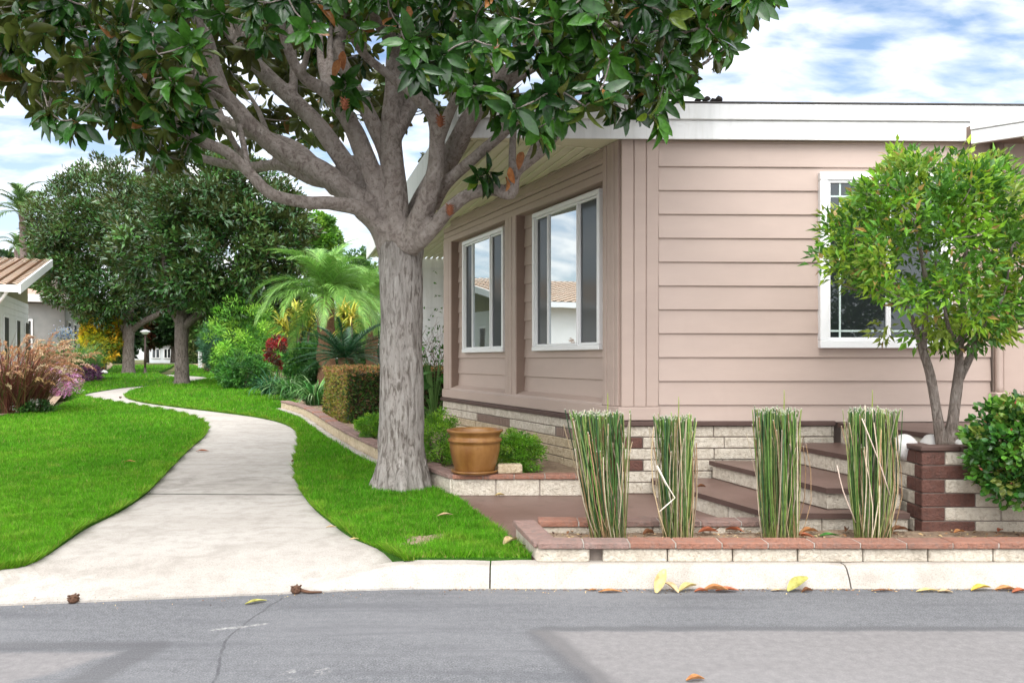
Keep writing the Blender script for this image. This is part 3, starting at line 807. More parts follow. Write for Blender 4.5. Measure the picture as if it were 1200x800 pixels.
# right-hand corner board, downspout
mb = MB(); obox(mb, C0, fd, fn, (fs_w0 + .10, fs_w1), (-.1, .06), (.86, ZT), .008); obox(mb, C0, fd, fn, (fs_w0 + .02, fs_w0 + .095), (-.1, .03), (.86, ZT), .004)
mb.build('corner_board', M['trim'], house)
mb = MB(); q = C0 + fd * (fs_w0 + .045) + fn * .075
tube(mb, [q + UP * 3.6, q + UP * 2.2, q + UP * 1.18, q + UP * 1.12 + fn * .03], [.036, .036, .036, .05], 10, 3)
ds = mb.build('downspout', M['trim'], house)
mb = MB()
obox(mb, q, fd, fn, (-.07, .07), (-.06, .07), (1.07, 1.125), .012)
mb.build('outlet_shoe', M['trim'], ds)

# roof slab, fascias, soffit
RZ0, RZ1 = 3.605, 3.885
PN = Vector((-.50, 7.93, 0)); PL = Vector((-3.05, 17.2, 0)); PF = C0 + fd * 9 + fn * .07
roofpoly = [tuple(PN[:2]), tuple(PF[:2]), (10.2, 17.2), tuple(PL[:2])]
roof = MB(); prism(roof, roofpoly, RZ0 + .02, RZ1, 1, 0)
rf = roof.build('roof', [M['roof_dark'], M['soffit']], house)
mb = MB(); e0 = -1.60
obox(mb, C0, fd, fn, (e0, 9.0), (.073, .093), (RZ0 - .005, 3.785), .004)
obox(mb, C0, fd, fn, (e0 - .005, 9.0), (.073, .118), (3.788, 3.945), .006)
obox(mb, C0, fd, fn, (e0 - .01, 9.0), (.060, .126), (3.948, 3.962), 0, 1)
mb.build('fascia', [M['white'], M['roof_dark']], rf)
mb = MB(); ed = (PL - PN).normalized(); en = Vector((-ed.y, ed.x, 0)); en = en if en.x < 0 else -en; eL = (PL - PN).length
obox(mb, PN, ed, en, (-.03, eL), (.002, .04), (RZ0 - .03, 3.94), .006)
mb.build('side_fascia', M['white'], rf)
mb = MB()
for k in range(26):
    off = -.06 - k * .115
    a = -.02 if k < 18 else 1.5
    p0 = PN + en * off
    s_lo = max(.03, (8.04 - p0.y) / ed.y)
    s_hi = eL - .05
    obox(mb, PN, ed, en, (s_lo, s_hi), (off - .085, off), (RZ0 + .004, RZ0 + .0195), .006)
mb.build('ribbed_soffit', M['soffit'], rf)

# debris on the roof edge
rb = P(829, 124.0, 7.92)
mb = MB()
for k in range(17):
    a = Vector((rb.x + random.uniform(-.13, .13), rb.y + random.uniform(-.02, .03), 3.962))
    r_ = random.uniform(.016, .028); tube(mb, [a + Vector((-.02, 0, r_ * .5)), a + Vector((0, .004, r_ * 1.6)), a + Vector((.024, 0, r_))], [r_ * .7, r_, r_ * .6], 7, 2)
tag(mb.build('leaf_litter', simple('litter', (.02, .018, .016), (.05, .04, .035), 20, .9), None, (rb.x, rb.y, 3.96)), 'small dark heap of leaf litter lying on the roof edge above the fascia', 'leaf litter')

# entry porch roof, at the right edge of the frame
pr0 = P(1138, 169, 7.90); pr1 = P(1200, 161, 7.62)
pd = Vector((pr1.x - pr0.x, pr1.y - pr0.y, 0)).normalized(); pn = Vector((pd.y, -pd.x, 0)); pn = pn if pn.y < 0 else -pn
porch = thing('porch_roof', 'white porch roof edge meeting the fascia at the right', 'porch roof', (pr0.x, pr0.y, 3.5))
mb = MB(); q = Vector((pr0.x, pr0.y, 0)); LZ = pr0.z
obox(mb, q, pd, pn, (0, 3.6), (-.03, .012), (LZ, LZ + .13), .004); obox(mb, q, pd, pn, (-.004, 3.6), (-.03, .028), (LZ + .133, LZ + .222), .006)
mb.build('fascia', M['white'], porch)
mb = MB(); b0 = q + pd * 3.6
prism(mb, [tuple((q - pn * .032)[:2]), tuple((b0 - pn * .032)[:2]), (b0.x, 8.2), (q.x, 8.02)], LZ + .04, LZ + .19, 0, 1)
mb.build('ceiling', [M['jamb'], M['roof_dark']], porch)
mb = MB(); obox(mb, q, pd, pn, (.42, .47), (-.3, -.05), (LZ - .005, LZ + .038), .003); mb.build('beam_end', M['soffit'], porch)

# ------------------------------------------------------------------ porch steps and landing
steps = thing('porch_steps', 'three brown topped block steps rising to the brown porch landing', 'steps', (2.2, 6.6, .13))
def step_edges(pts, ztop, right, name='tread', zb=None):
    """pts: visible edge polyline from the house wall to the front corner to the right end (plan)"""
    zb = ztop - .165 if zb is None else zb
    poly = [tuple(p) for p in pts] + right
    mb = MB(); prism(mb, poly, ztop - .042, ztop, 0, 1)
    tr = mb.build(name, [M['brown_edge'], M['brown_slab']], steps)
    mbr = MB()
    for (a, b) in zip(pts[:-1], pts[1:]):
        a = Vector((*a, 0)); b = Vector((*b, 0)); d = (b - a).normalized(); n = Vector((-d.y, d.x, 0))
        inn = sum((Vector((*p, 0)) for p in poly), Vector()) / len(poly)
        if n.dot(inn - a) < 0: n = -n
        L = (b - a).length; s = .018
        while s < L - .02:
            w = min(.40 * random.uniform(.95, 1.05), L - s); w = L - s if L - s - w < .12 else w
            obox(mbr, a, d, n, (s + .004, s + w - .005), (.018 + random.uniform(-.004, .006), .12), (zb + .004, ztop - .044), .007, 0); s += w
        obox(mbr, a, d, n, (.03, L - .02), (.030, .125), (zb, ztop - .044), 0, 1)
    mbr.build('riser', [M['block'], M['mortar']], steps)
step_edges([(1.36, 7.94), (1.36, 7.80), (1.94, 6.12), (3.005, 6.12)], .29, [(3.005, 7.94)], zb=.10)
step_edges([(1.93, 7.94), (2.42, 6.24), (3.004, 6.24)], .46, [(3.004, 7.0), (3.2, 7.94)], zb=.291)
step_edges([(2.62, 7.94), (2.97, 6.42), (3.003, 6.42)], .635, [(3.003, 6.85), (3.45, 6.95), (3.45, 7.94)], zb=.461)
step_edges([(3.19, 7.95), (3.235, 7.70), (3.53, 6.76), (8, 6.76)], .83, [(8, 7.95)], 'landing', .60)

# ------------------------------------------------------------------ low masonry
def wall_run(mb, pts, z0, z1, thick, cap, capm, bm=0, cap_h=.042, blen=.40, caplen=.29, over=.012, mort=2, side=1):
    """course(s) of block with brick caps along a plan polyline; thickness lies to the left (side=1) of travel"""
    for i, (a, b) in enumerate(zip(pts[:-1], pts[1:])):
        za0 = z0(a) if callable(z0) else z0; zt = z1(a) if callable(z1) else z1
        A = Vector((a[0], a[1], 0)); B = Vector((b[0], b[1], 0)); d = (B - A).normalized(); n = Vector((-d.y, d.x, 0)) * side; L = (B - A).length
        k = max(1, round(L / blen))
        for j in range(k):
            s0_, s1_ = L * j / k, L * (j + 1) / k
            fz = (lambda s: 0.0) if not callable(z1) else (lambda s: z1(A + d * s) - z1(a))
            dz = fz((s0_ + s1_) / 2)
            obox(mb, A, d, n, (s0_ + .004, s1_ - .004), (.0 + random.uniform(-.003, .004), thick), (za0 + dz, zt + dz - cap_h - .004), .008, bm)
        obox(mb, A, d, n, (.004, L - .004), (.012, thick - .012), (za0 - .02, zt - cap_h - .006 + (min(0, fz(L)))), 0, mort)
        k = max(1, round(L / caplen))
        for j in range(k):
            s0_, s1_ = L * j / k, L * (j + 1) / k; dz = fz((s0_ + s1_) / 2) + random.uniform(-.002, .002)
            obox(mb, A, d, n, (s0_ + (.004 if j else 0), s1_ - .004), (-over + random.uniform(-.002, .002), cap), (zt - cap_h + dz, zt + dz), .008, capm[j % len(capm)] if j else capm[0])
# front planter
fp = thing('front_planter', 'long low planter of pale blocks with red brick caps along the kerb', 'planter', (2.0, 5.5, .13))
mb = MB(); caps = [3, 3, 4, 4, 4, 4, 4, 4, 4, 4]
def run(mb, a, b, zt, capm, gap=None, side=1, z0=.128):
    A = Vector((*a, 0)); B = Vector((*b, 0)); d = (B - A).normalized(); n = Vector((-d.y, d.x, 0)) * side; L = (B - A).length
    s = 0; j = 0
    while s < L - .01:
        w = min(.425, L - s); w = L - s if L - s - w < .1 else w
        if gap is None or j != gap[0]:
            obox(mb, A, d, n, (s + .004, s + w - .005), (.004 + random.uniform(-.003, .005), .14), (z0, zt - .044), .009, 0)
        else:
            obox(mb, A, d, n, (s + .004, s + w - .085), (.004, .14), (z0, zt - .044), .009, 0)
        s += w; j += 1
    obox(mb, A, d, n, (.01, L - .01), (.06 if gap else .016, .13), (z0 - .02, zt - .046), 0, 2)
    s = 0; j = 0
    while s < L - .01:
        w = min(.30, L - s); w = L - s if L - s - w < .1 else w
        obox(mb, A, d, n, (s + .004, s + w - .004), (-.014 + random.uniform(-.004, .004), .15 + random.uniform(-.004, .004)), (zt - .042, zt + random.uniform(-.003, .003)), .006, capm[min(j, len(capm) - 1)])
        if j: obox(mb, A, d, n, (s - .006, s + .006), (-.006, .142), (zt - .036, zt - .007), 0, 5)
        s += w; j += 1
run(mb, (.165, 5.275), (9.0, 5.275), .262, [3, 3, 4], gap=(0,))
run(mb, (.158, 5.29), (.02, 6.0), .262, [3], side=-1)
run(mb, (.19, 5.96), (1.86, 5.98), .262, [4, 4, 3, 3], side=1)
fpw = mb.build('planter_wall', [M['block'], M['block_brown'], M['mortar'], M['grey_cap'], M['red_cap'], M['kerb']], fp)

# pot planter (corner bed by the house) and the edging wall that runs back along the lawn
pp = thing('bed_wall', 'low pale block wall with red brick cap that carries the glazed pot', 'garden wall', (0, 7.85, .13))
mb = MB()
run(mb, (-.58, 7.84), (1.02, 7.84), .335, [4])
run(mb, (-.60, 7.855), (-.90, 8.50), .335, [3], side=-1)
mb.build('wall', [M['block'], M['block_brown'], M['mortar'], M['grey_cap'], M['red_cap'], M['kerb']], pp)
ew = thing('edging_wall', 'low curving edging wall with worn brick cap along the right lawn', 'garden wall', (-1.95, 10.8, .2))
mb = MB(); zt = lambda p: .34 + float(rise(p[1])); zb = lambda p: .08 + float(rise(p[1]))
wl = [tuple(p[:2]) for p in catmull([Vector((x, y, 0)) for x, y in wall_line], [0] * 6, 4)[0]]
wall_run(mb, wl, zb, zt, .16, .17, [3, 3, 4], bm=0, blen=.4, side=-1)
mb.build('wall', [M['block_tan'], M['block_brown'], M['mortar'], M['grey_cap'], M['red_cap']], ew)
mb = MB()
for a, b in zip(wl[2:-1], wl[3:]):
    A = Vector((*a, 0)); B = Vector((*b, 0)); d = (B - A).normalized(); n = Vector((-d.y, d.x, 0)); L = (B - A).length
    obox(mb, A, d, n, (0, L - .006), (.015, .115), (.08 + float(rise(a[1])), .178 + float(rise(a[1]))), .01)
mb.build('mowing_strip', M['kerb'], ew)

# tree planter beside the steps
tp = thing('tree_planter', 'square raised planter of brown and pale blocks beside the steps', 'planter', (3.6, 6.3, .18))
mb = MB(); T0 = Vector((3.05, 6.03, 0)); xd = Vector((1, 0, 0)); yd = Vector((0, 1, 0)); ch = .1035
for k in range(6):
    z = .765 - ch * (k + 1); odd = k % 2
    segs = []; x = 0
    w0 = .175 if not odd else .40
    segs.append((0, w0, 1)); x = w0
    while x < 4.5:
        w = .42 * random.uniform(.97, 1.04); segs.append((x, x + w, 0)); x += w
    for (a, b, mt) in segs:
        obox(mb, T0, xd, yd, (a + (.004 if a else 0), b - .004), (random.uniform(-.005, .005) if mt == 0 else 0, .10), (max(z, .12) + .004, z + ch - .004), .006, mt)
    y = .102; lw = .20 if not odd else .0
    seg2 = [(y, y + (.14 if not odd else .02), 1)] ; y = seg2[0][1]
    while y < .72: seg2.append((y, y + .3, 0)); y += .3
    for (a, b, mt) in seg2:
        obox(mb, T0, yd, xd, (a + .003, min(b, .73) - .004), (random.uniform(-.004, .004) if mt == 0 else 0, .10), (max(z, .12) + .004, z + ch - .004), .006, mt)
obox(mb, T0, xd, yd, (.012, 4.5), (.010, .09), (.10, .764), 0, 2); obox(mb, T0, yd, xd, (.092, .73), (.010, .09), (.10, .764), 0, 2)
for j in range(15):
    obox(mb, T0, xd, yd, (-.014 + j * .30 + (.003 if j else 0), -.014 + (j + 1) * .30 - .003), (-.014, .13), (.768, .806), .007, 3)
for j in range(2):
    obox(mb, T0, yd, xd, (.134 + j * .30, .43 + j * .30), (-.013, .13), (.768, .805), .007, 3)
mb.build('planter_wall', [M['block'], M['block_brown'], M['mortar'], M['brown_edge']], tp)

# ------------------------------------------------------------------ near magnolia
MY = 8.24
def baked_remesh(o, voxel, smooth=4):
    md = o.modifiers.new('r', 'REMESH'); md.mode = 'VOXEL'; md.voxel_size = voxel; md.use_smooth_shade = True
    sm = o.modifiers.new('s', 'SMOOTH'); sm.iterations = smooth; sm.factor = .5
    dg = bpy.context.evaluated_depsgraph_get(); me = bpy.data.meshes.new_from_object(o.evaluated_get(dg))
    o.modifiers.clear(); o.data = me
mag = thing('magnolia_tree', 'large magnolia with thick grey trunk and spreading limbs in front of the tan house', 'tree', (-1.13, MY, .14))
mb = MB()
tr = [(471, 590, .30), (471, 574, .285), (470.5, 558, .258), (470.5, 540, .243), (470.5, 500, .231), (470.5, 440, .219), (470.5, 380, .213), (470, 325, .220), (470, 292, .228), (471, 268, .20), (472, 250, .10)]
tube(mb, [P(a, b, MY) for a, b, r in tr], [r for *_, r in tr], 28, 5, wob=.025)
for k in range(9):     # root flare
    an = k * 2 * math.pi / 9 + random.uniform(-.2, .2); d = Vector((math.cos(an), math.sin(an), 0)); b = Vector((-1.12, MY, .14))
    tube(mb, [b + d * .165 + UP * .50, b + d * .215 + UP * .17, b + d * random.uniform(.28, .36) - UP * .05], [.06, .075, .045], 8, 3)
t_ = mb.build('trunk', M['bark'], mag); baked_remesh(t_, .022, 3)
LIMBS = [
 # (x, y, depth offset, half width px) of each limb, as the photo shows them
 [(468, 320, 0, 20), (452, 268, -.05, 20), (420, 236, -.10, 19), (375, 204, -.15, 16), (322, 172, -.2, 13.5), (272, 124, -.3, 11), (250, 85, -.4, 9), (236, 40, -.5, 8), (215, -30, -.6, 7), (180, -120, -.7, 4)],
 [(452, 275, -.1, 12), (425, 250, -.25, 12), (395, 237, -.35, 10), (358, 238, -.45, 9), (319, 230, -.6, 8.5), (292, 203, -.7, 8), (268, 180, -.8, 8), (232, 163, -.9, 8), (208, 146, -1, 8), (193, 122, -1.1, 7), (172, 98, -1.2, 6), (130, 70, -1.3, 5), (80, 40, -1.5, 4), (20, 10, -1.7, 3)],
 [(300, 152, -.25, 9), (262, 108, -.4, 8.5), (235, 96, -.55, 8.5), (200, 98, -.7, 8.5), (172, 100, -.85, 8), (140, 92, -1, 6), (95, 95, -1.2, 4), (40, 80, -1.4, 3)],
 [(395, 222, .15, 12), (350, 176, .35, 10), (300, 158, .5, 9), (255, 140, .7, 8), (215, 128, .9, 7), (160, 130, 1.2, 5), (110, 120, 1.4, 3)],
 [(440, 245, .1, 18), (405, 195, .25, 14), (372, 145, .4, 12), (345, 118, .5, 11.5), (315, 92, .6, 11), (286, 60, .7, 10), (268, 30, .75, 10), (255, 0, .8, 9), (235, -60, .9, 7), (200, -150, 1, 4)],
 [(450, 250, .15, 16), (420, 190, .5, 12), (380, 215, .6, 10), (330, 195, .9, 8), (290, 196, 1.2, 7), (240, 185, 1.5, 5), (200, 170, 1.8, 3)],
 [(458, 275, -.05, 16), (445, 225, -.12, 15), (424, 170, -.2, 14), (404, 138, -.3, 12), (385, 112, -.4, 11), (352, 85, -.6, 8), (330, 40, -.7, 7), (318, -30, -.8, 5)],
 [(462, 262, .25, 15), (452, 190, .3, 12), (432, 135, .35, 11), (410, 96, .4, 10), (395, 60, .45, 10), (400, 25, .5, 9), (380, -40, .6, 7), (360, -130, .7, 4)],
 [(466, 285, -.1, 19), (464, 235, -.15, 17), (460, 155, -.2, 15), (458, 108, -.15, 14), (466, 60, -.1, 13), (480, 20, 0, 12.5), (486, -20, .05, 12), (480, -90, .1, 8), (470, -190, .1, 4)],
 [(460, 165, -.2, 11), (480, 128, -.1, 10), (498, 90, 0, 8), (520, 40, .1, 7), (545, -20, .2, 5)],
 [(475, 290, -.15, 19), (494, 250, -.3, 16), (509, 204, -.42, 13), (514, 158, -.5, 11), (507, 134, -.55, 10), (488, 114, -.6, 8), (465, 92, -.65, 7), (430, 66, -.75, 6), (410, 40, -.9, 4)],
 [(480, 285, .1, 22), (502, 235, .15, 19), (530, 178, -.15, 15), (553, 140, -.45, 13.5), (575, 110, -.6, 12), (605, 70, -.7, 10), (640, 25, -.7, 8), (680, -30, -.5, 6), (720, -110, -.3, 3)],
 [(505, 240, -.1, 12), (525, 212, -.3, 9), (556, 182, -.62, 8), (590, 155, -.72, 7.5), (622, 130, -.8, 6), (660, 110, -.9, 5), (720, 100, -1, 4), (770, 70, -1.1, 3)],
 [(480, 292, -.15, 14), (503, 272, -.3, 11), (524, 247, -.42, 10), (553, 226, -.5, 9), (578, 222, -.55, 9), (597, 226, -.58, 10), (603, 205, -.6, 8), (618, 190, -.65, 7), (640, 176, -.7, 5), (668, 140, -.8, 4), (700, 115, -.9, 3), (745, 110, -1, 2.4)],
 [(514, 165, -.5, 9), (540, 110, -.8, 7), (580, 60, -1.1, 6), (640, 30, -1.4, 5), (720, 30, -1.6, 4), (790, 40, -1.8, 3), (850, 20, -1.9, 2)],
 [(466, 60, -.1, 8), (440, 20, -.8, 7), (430, -30, -1.6, 5), (450, -60, -2.2, 3)],
 [(575, 110, -.6, 8), (640, 75, -.65, 6), (720, 60, -.7, 5), (790, 90, -.7, 3.5), (830, 70, -.8, 2.5)],
]
rb_ = np.random.default_rng(99)
for k in range(34):
    lb0 = LIMBS[rb_.integers(0, 14)]; a, b, c, r = lb0[rb_.integers(min(3, len(lb0) - 2), len(lb0) - 1)]
    if b < -20: continue
    dx = (a - 470) * .35 + rb_.uniform(-70, 70); dy = -rb_.uniform(70, 150); dc = rb_.uniform(-.9, .9); r2 = max(2.4, r * .5)
    if a + dx > 500: dc = min(dc, -c - .6)
    LIMBS.append([(a, b, c, r2 * 1.1), (a + dx * .3, b + dy * .35, c + dc * .3, r2), (a + dx * .55, b + dy * .7, c + dc * .7, r2 * .8), (a + dx, b + dy, c + dc, r2 * .5)])
mb = MB(); LP = []
for lb in LIMBS:
    pts = [P(a, b, MY + c) + Vector((random.gauss(0, .012), random.gauss(0, .02), random.gauss(0, .012))) for a, b, c, r in lb]
    rad = [r * (.84 if r > 5 else .95) * (MY + c) / F for a, b, c, r in lb]
    tube(mb, pts, rad, 12, 5, wob=.05)
    cp, cr_ = catmull(pts, rad, 5); LP += [(p, r) for p, r in zip(cp[8:], cr_[8:])]
for k in range(60):    # knots and stubs
    p, r = random.choice([q for q in LP if q[1] > .06]); d = Vector(rdir(1)[0])
    tube(mb, [p, p + d * r * .95, p + d * (r + .02)], [r * .55, r * .42, r * .2], 8, 2)
lim = mb.build('limbs', M['limb'], mag); baked_remesh(lim, .017, 3)

ENV = np.array([(-140, 160), (0, 120), (25, 130), (48, 142), (70, 192), (88, 188), (104, 152), (130, 150), (152, 194), (200, 208), (228, 194), (246, 112), (290, 84), (340, 70), (385, 80), (398, 118), (424, 118), (432, 54), (452, 72), (466, 118), (505, 106), (545, 130), (562, 170), (600, 160), (628, 190), (650, 156), (680, 158), (705, 166), (742, 172), (775, 168), (796, 130), (815, 95), (848, 84), (868, 40), (905, 12), (960, -50)], float)
ENV2 = np.array([(100, 150), (200, 176), (300, 176), (385, 170), (430, 150), (450, 150), (480, 150), (500, 195), (530, 160), (560, 120), (620, 90)], float)
def rosettes():
    out = []; tries = 0
    def ok(px, py, Y): 
        X = (px - CX) / F * Y; Z = HC - (py - HY) / F * Y
        return ((X + 1.3) / 5.0) ** 2 + ((Y - 8.4) / 4.2) ** 2 + ((Z - 5.0) / 3.0) ** 2 < 1.1
    while len(out) < 880:
        px = rng.uniform(-140, 905); Y = rng.uniform(5.7, 10.6)
        e = np.interp(px, ENV[:, 0], ENV[:, 1]) - 14 * (7.5 / Y) - rng.exponential(9)
        lo = -70
        if 430 < px < 452: e = min(e, 20)
        py = lo + (e - lo) * rng.random() ** .8
        if py > e or not ok(px, py, Y): continue
        # keep the view of the limbs open between x = 230 and 470
        if 240 < px < 400 and py > 8 and Y < 8.7 and rng.random() < .86: continue
        if 395 < px < 470 and py > 0 and Y < 8.5 and rng.random() < .82: continue
        out.append((px, py, Y))
    n1 = len(out)
    while len(out) < n1 + 230:        # far side of the crown, seen between the limbs
        px = rng.uniform(100, 560); Y = rng.uniform(9.6, 12.2)
        e = np.interp(px, ENV2[:, 0], ENV2[:, 1]) - 8; py = rng.uniform(-10, e)
        if ok(px, py, Y): out.append((px, py, Y))
    n2 = len(out)
    while len(out) < n2 + 420:        # crown above the frame
        px = rng.uniform(-160, 900); Y = rng.uniform(5, 12.4); py = rng.uniform(-330, -60)
        if ok(px, py, Y): out.append((px, py, Y))
    # single sprays the photo shows
    for s in ((500, 66, 6.6), (535, 48, 6.5), (75, 34, 6.3), (130, 30, 6.4), (28, 60, 6.3), (575, 202, 7.5), (562, 207, 7.5), (186, 178, 7.1), (212, 188, 7.15), (560, 60, 6.8), (625, 60, 6.7), (690, 45, 6.8), (745, 60, 6.9), (770, 30, 6.8), (600, 110, 7.2), (655, 95, 7), (715, 120, 7), (165, 150, 7.2), (404, 95, 7.6), (415, 110, 7.7), (398, 106, 7.5), (585, 30, 6.6), (650, 20, 6.6), (720, 15, 6.7), (20, 15, 6.2), (100, 8, 6.2)): out.append(s)
    return out
def clear_of_roof(q):
    p = P(*q); ex = -.50 - (p.y - 7.93) * .275
    return not (p.y > 7.55 and p.x > ex - .3 and p.z < 4.25)
RS = [q for q in rosettes() if clear_of_roof(q)]
RP = np.array([P(*r) for r in RS])
# twigs: join every spray to the nearest limb point or already joined spray
lp = np.array([p for p, r in LP]); dist = np.min(np.linalg.norm(RP[:, None] - lp[None], axis=2), 1); order = np.argsort(dist)
nodes = list(lp); mb = MB()
for i in order:
    q = RP[i]; A = np.array(nodes); dd = np.linalg.norm(A - q, axis=1) + np.maximum(0, A[:, 2] - q[2]) * .3; j = int(np.argmin(dd)); a = A[j]
    if dd[j] > .02:
        L = np.linalg.norm(q - a); mid = (a + q) / 2 + rng.normal(size=3) * .06 * L + np.array([0, 0, -.06 * L])
        r0 = .006 + .006 * min(L, 1.2)
        tube(mb, [a, mid, q], [r0, r0 * .8, .005], 5, 2)
        for u in (.5, .8): nodes.append(a + (q - a) * u)
    nodes.append(q)
mb.build('twigs', M['limb'], mag)
cen = np.array([-1.2, 8.3, 4.4]); B, D, Nn, Ls, Ws, Cs = [], [], [], [], [], []
for q in RP:
    rad = q - cen; rad[2] *= .6; rad = rad / (np.linalg.norm(rad) + 1e-6)
    ax = rad * .75 + np.array([0, -.15, .35]) + rng.normal(size=3) * .45; ax /= np.linalg.norm(ax)
    u = np.cross(ax, [0.3, .2, 1]); u /= np.linalg.norm(u); v = np.cross(ax, u); m = rng.integers(9, 15); ph = rng.uniform(0, 6.28)
    hue = rng.random() ** 1.6
    for k in range(m):
        an = ph + k * 2.4; th = math.radians(rng.uniform(28, 112)); rdv = u * math.cos(an) + v * math.sin(an)
        d = ax * math.cos(th) + rdv * math.sin(th) + np.array([0, 0, -.30 - .45 * rng.random()])
        B.append(q + d * .012 - ax * rng.uniform(0, .08)); D.append(d); Nn.append(ax * math.sin(th) - rdv * math.cos(th) + rng.normal(size=3) * .16)
        Ls.append(rng.uniform(.13, .235)); Ws.append(Ls[-1] * rng.uniform(.35, .46))
        if rng.random() < .010: c = np.array([.30, .13, .04]) * rng.uniform(.7, 1.3)
        else:
            c = np.array([.016, .056, .012]) * (1 - hue) + np.array([.055, .165, .018]) * hue
            c = c * rng.uniform(.7, 1.3)
            if rng.random() < .05: c = np.array([.13, .20, .02])
        Cs.append(c)
leaf_cloud('crown', M['mag_leaf'], mag, np.array(B), np.array(D), np.array(Nn), np.array(Ls), np.array(Ws), np.clip(np.array(Cs), 0, 1), 'big', True)
# a few hanging dry leaves and seed cones
B = np.array([P(597, 196, 7.6), P(592, 208, 7.6), P(170, 72, 6.8), P(612, 178, 7.4), P(480, 8, 6.8), P(835, 5, 6.7), P(398, 70, 7.5), P(402, 60, 7.5), P(668, 30, 6.7)])
n_ = len(B); leaf_cloud('dry_leaves', M['dry'], mag, B, np.array([[.1, -.1, -1.]] * n_) + rng.normal(size=(n_, 3)) * .25, rdir(n_) + np.array([0, -1, 0]), .17, .075, pick([(.42, .19, .07), (.36, .15, .06)], n_), 'big', True)
mb = MB()
M['cone'] = simple('seed_cone', (.20, .06, .03), (.30, .11, .05), 20, .8)
for q in (P(527, 246, 7.68), P(516, 142, 7.4), P(404, 122, 7.3)):
    mb = MB(); prof = [(.0, -.06), (.022, -.045), (.030, 0), (.022, .035), (.004, .055)]; lathe(mb, q, prof, 9)
    for k in range(26):
        a = k * 2.4; z = -.045 + .09 * k / 26; d = Vector((math.cos(a), math.sin(a), .4)); tube(mb, [q + UP * z + d * .018, q + UP * z + d * .045], [.007, .003], 4, 1)
    mb.build('seed_cone', M['cone'], mag)

# ------------------------------------------------------------------ the two magnolias further along the path
def far_mag(label, base, Yd, cen_px, rx, ry, rz, limbs, seed, tr_r):
    b = base; t = thing('magnolia_tree', label, 'tree', tuple(b), 'magnolias beside the far path')
    mb = MB(); top = P(cen_px[0], cen_px[1] + 30, Yd)
    fork = b + Vector((0, 0, 2.35))
    tube(mb, [b - UP * .1, b + UP * .25, b + UP * 1.2, fork, fork + UP * .8], [tr_r * 1.35, tr_r * 1.08, tr_r * .95, tr_r * 1.05, tr_r * .6], 14, 4, wob=.04)
    for (dx, dy, dz, r) in limbs:
        tube(mb, [fork - UP * .25, fork + Vector((dx * .35, dy * .35, dz * .3)), fork + Vector((dx, dy, dz)), fork + Vector((dx * 1.3, dy * 1.3, dz * 2.3))], [r * 1.1, r, r * .8, r * .3], 9, 4, wob=.05)
    mb.build('trunk', M['bark_far'], t)
    c = P(cen_px[0], cen_px[1], Yd)
    clumpy_crown('crown', M['mag_far'], t, c, (rx, ry, rz), 520, 80, .25, .11, [(.028, .088, .018), (.045, .125, .024), (.068, .16, .032), (.038, .10, .03)], 'quad', .135, .75, seed, .26, .30)
    return t
gA = ground(213, 449.5); gB = ground(150.5, 437)
far_mag('broad dark magnolia on the lawn with a pale trunk beside the path bend', gA, gA.y, (258, 283), 3.75, 3.5, 3.55, [(1.9, -.3, .9, .16), (-1.2, .4, 1.2, .12), (.5, .6, 1.6, .14), (-.3, -.7, 1.7, .12), (2.4, .8, 1.4, .1)], 11, .25)
far_mag('dark round magnolia left of the lamp post with a low forked trunk', gB, gB.y, (128, 288), 3.7, 3.6, 4.5, [(-1.6, -.2, 1.2, .2), (1.9, 0, 1.0, .17), (-.4, .6, 1.8, .15), (.5, -.6, 1.8, .15)], 23, .29)

# ------------------------------------------------------------------ small tree in the raised planter
st = thing('ornamental_tree', 'small bright green tree with twin stems in the brown block planter', 'tree', (3.38, 6.40, .76))
mb = MB(); SY = 6.40
for lb in ([(1104, 524, 0, 7.5), (1099, 490, 0, 6.8), (1090, 440, .0, 6), (1082, 412, .02, 5.5), (1074, 388, .05, 4), (1062, 360, .1, 3.2), (1040, 320, .15, 2.2), (1015, 290, .2, 1.2)],
           [(1082, 412, .02, 4.5), (1084, 380, -.05, 4), (1086, 340, -.1, 3.5), (1080, 300, -.12, 2.5), (1070, 250, -.15, 1.5), (1065, 210, -.2, .8)],
           [(1112, 524, .02, 8.5), (1117, 490, .02, 7.5), (1121, 455, .02, 7), (1124, 430, 0, 5.5), (1124, 405, -.05, 5.5), (1130, 380, -.1, 4), (1128, 330, -.1, 3), (1135, 270, -.15, 2), (1140, 210, -.2, 1)],
           [(1121, 452, .02, 5.5), (1137, 418, .1, 5.2), (1150, 390, .15, 4.5), (1168, 365, .2, 3), (1195, 345, .2, 2), (1215, 300, .2, 1.2)],
           [(1124, 405, -.05, 3), (1112, 385, -.2, 2.5), (1105, 350, -.3, 2), (1095, 300, -.4, 1)], [(1130, 410, 0, 3), (1145, 392, -.15, 2.2), (1175, 350, -.3, 1.5), (1185, 290, -.4, 1)],
           [(1062, 360, .1, 2), (1030, 350, -.1, 1.6), (990, 335, -.2, 1)], [(1150, 390, .15, 2), (1185, 388, .0, 1.5), (1215, 380, -.1, 1)]):
    tube(mb, [P(a, b, SY + c) for a, b, c, r in lb], [r * .86 * SY / F for *_, r in lb], 9, 4, wob=.05)
mb_trunk = mb
GR = [(.20, .38, .024), (.14, .30, .024), (.085, .21, .022), (.29, .42, .035), (.06, .16, .02), (.24, .34, .05)]
def sampled(cen, n): return cen
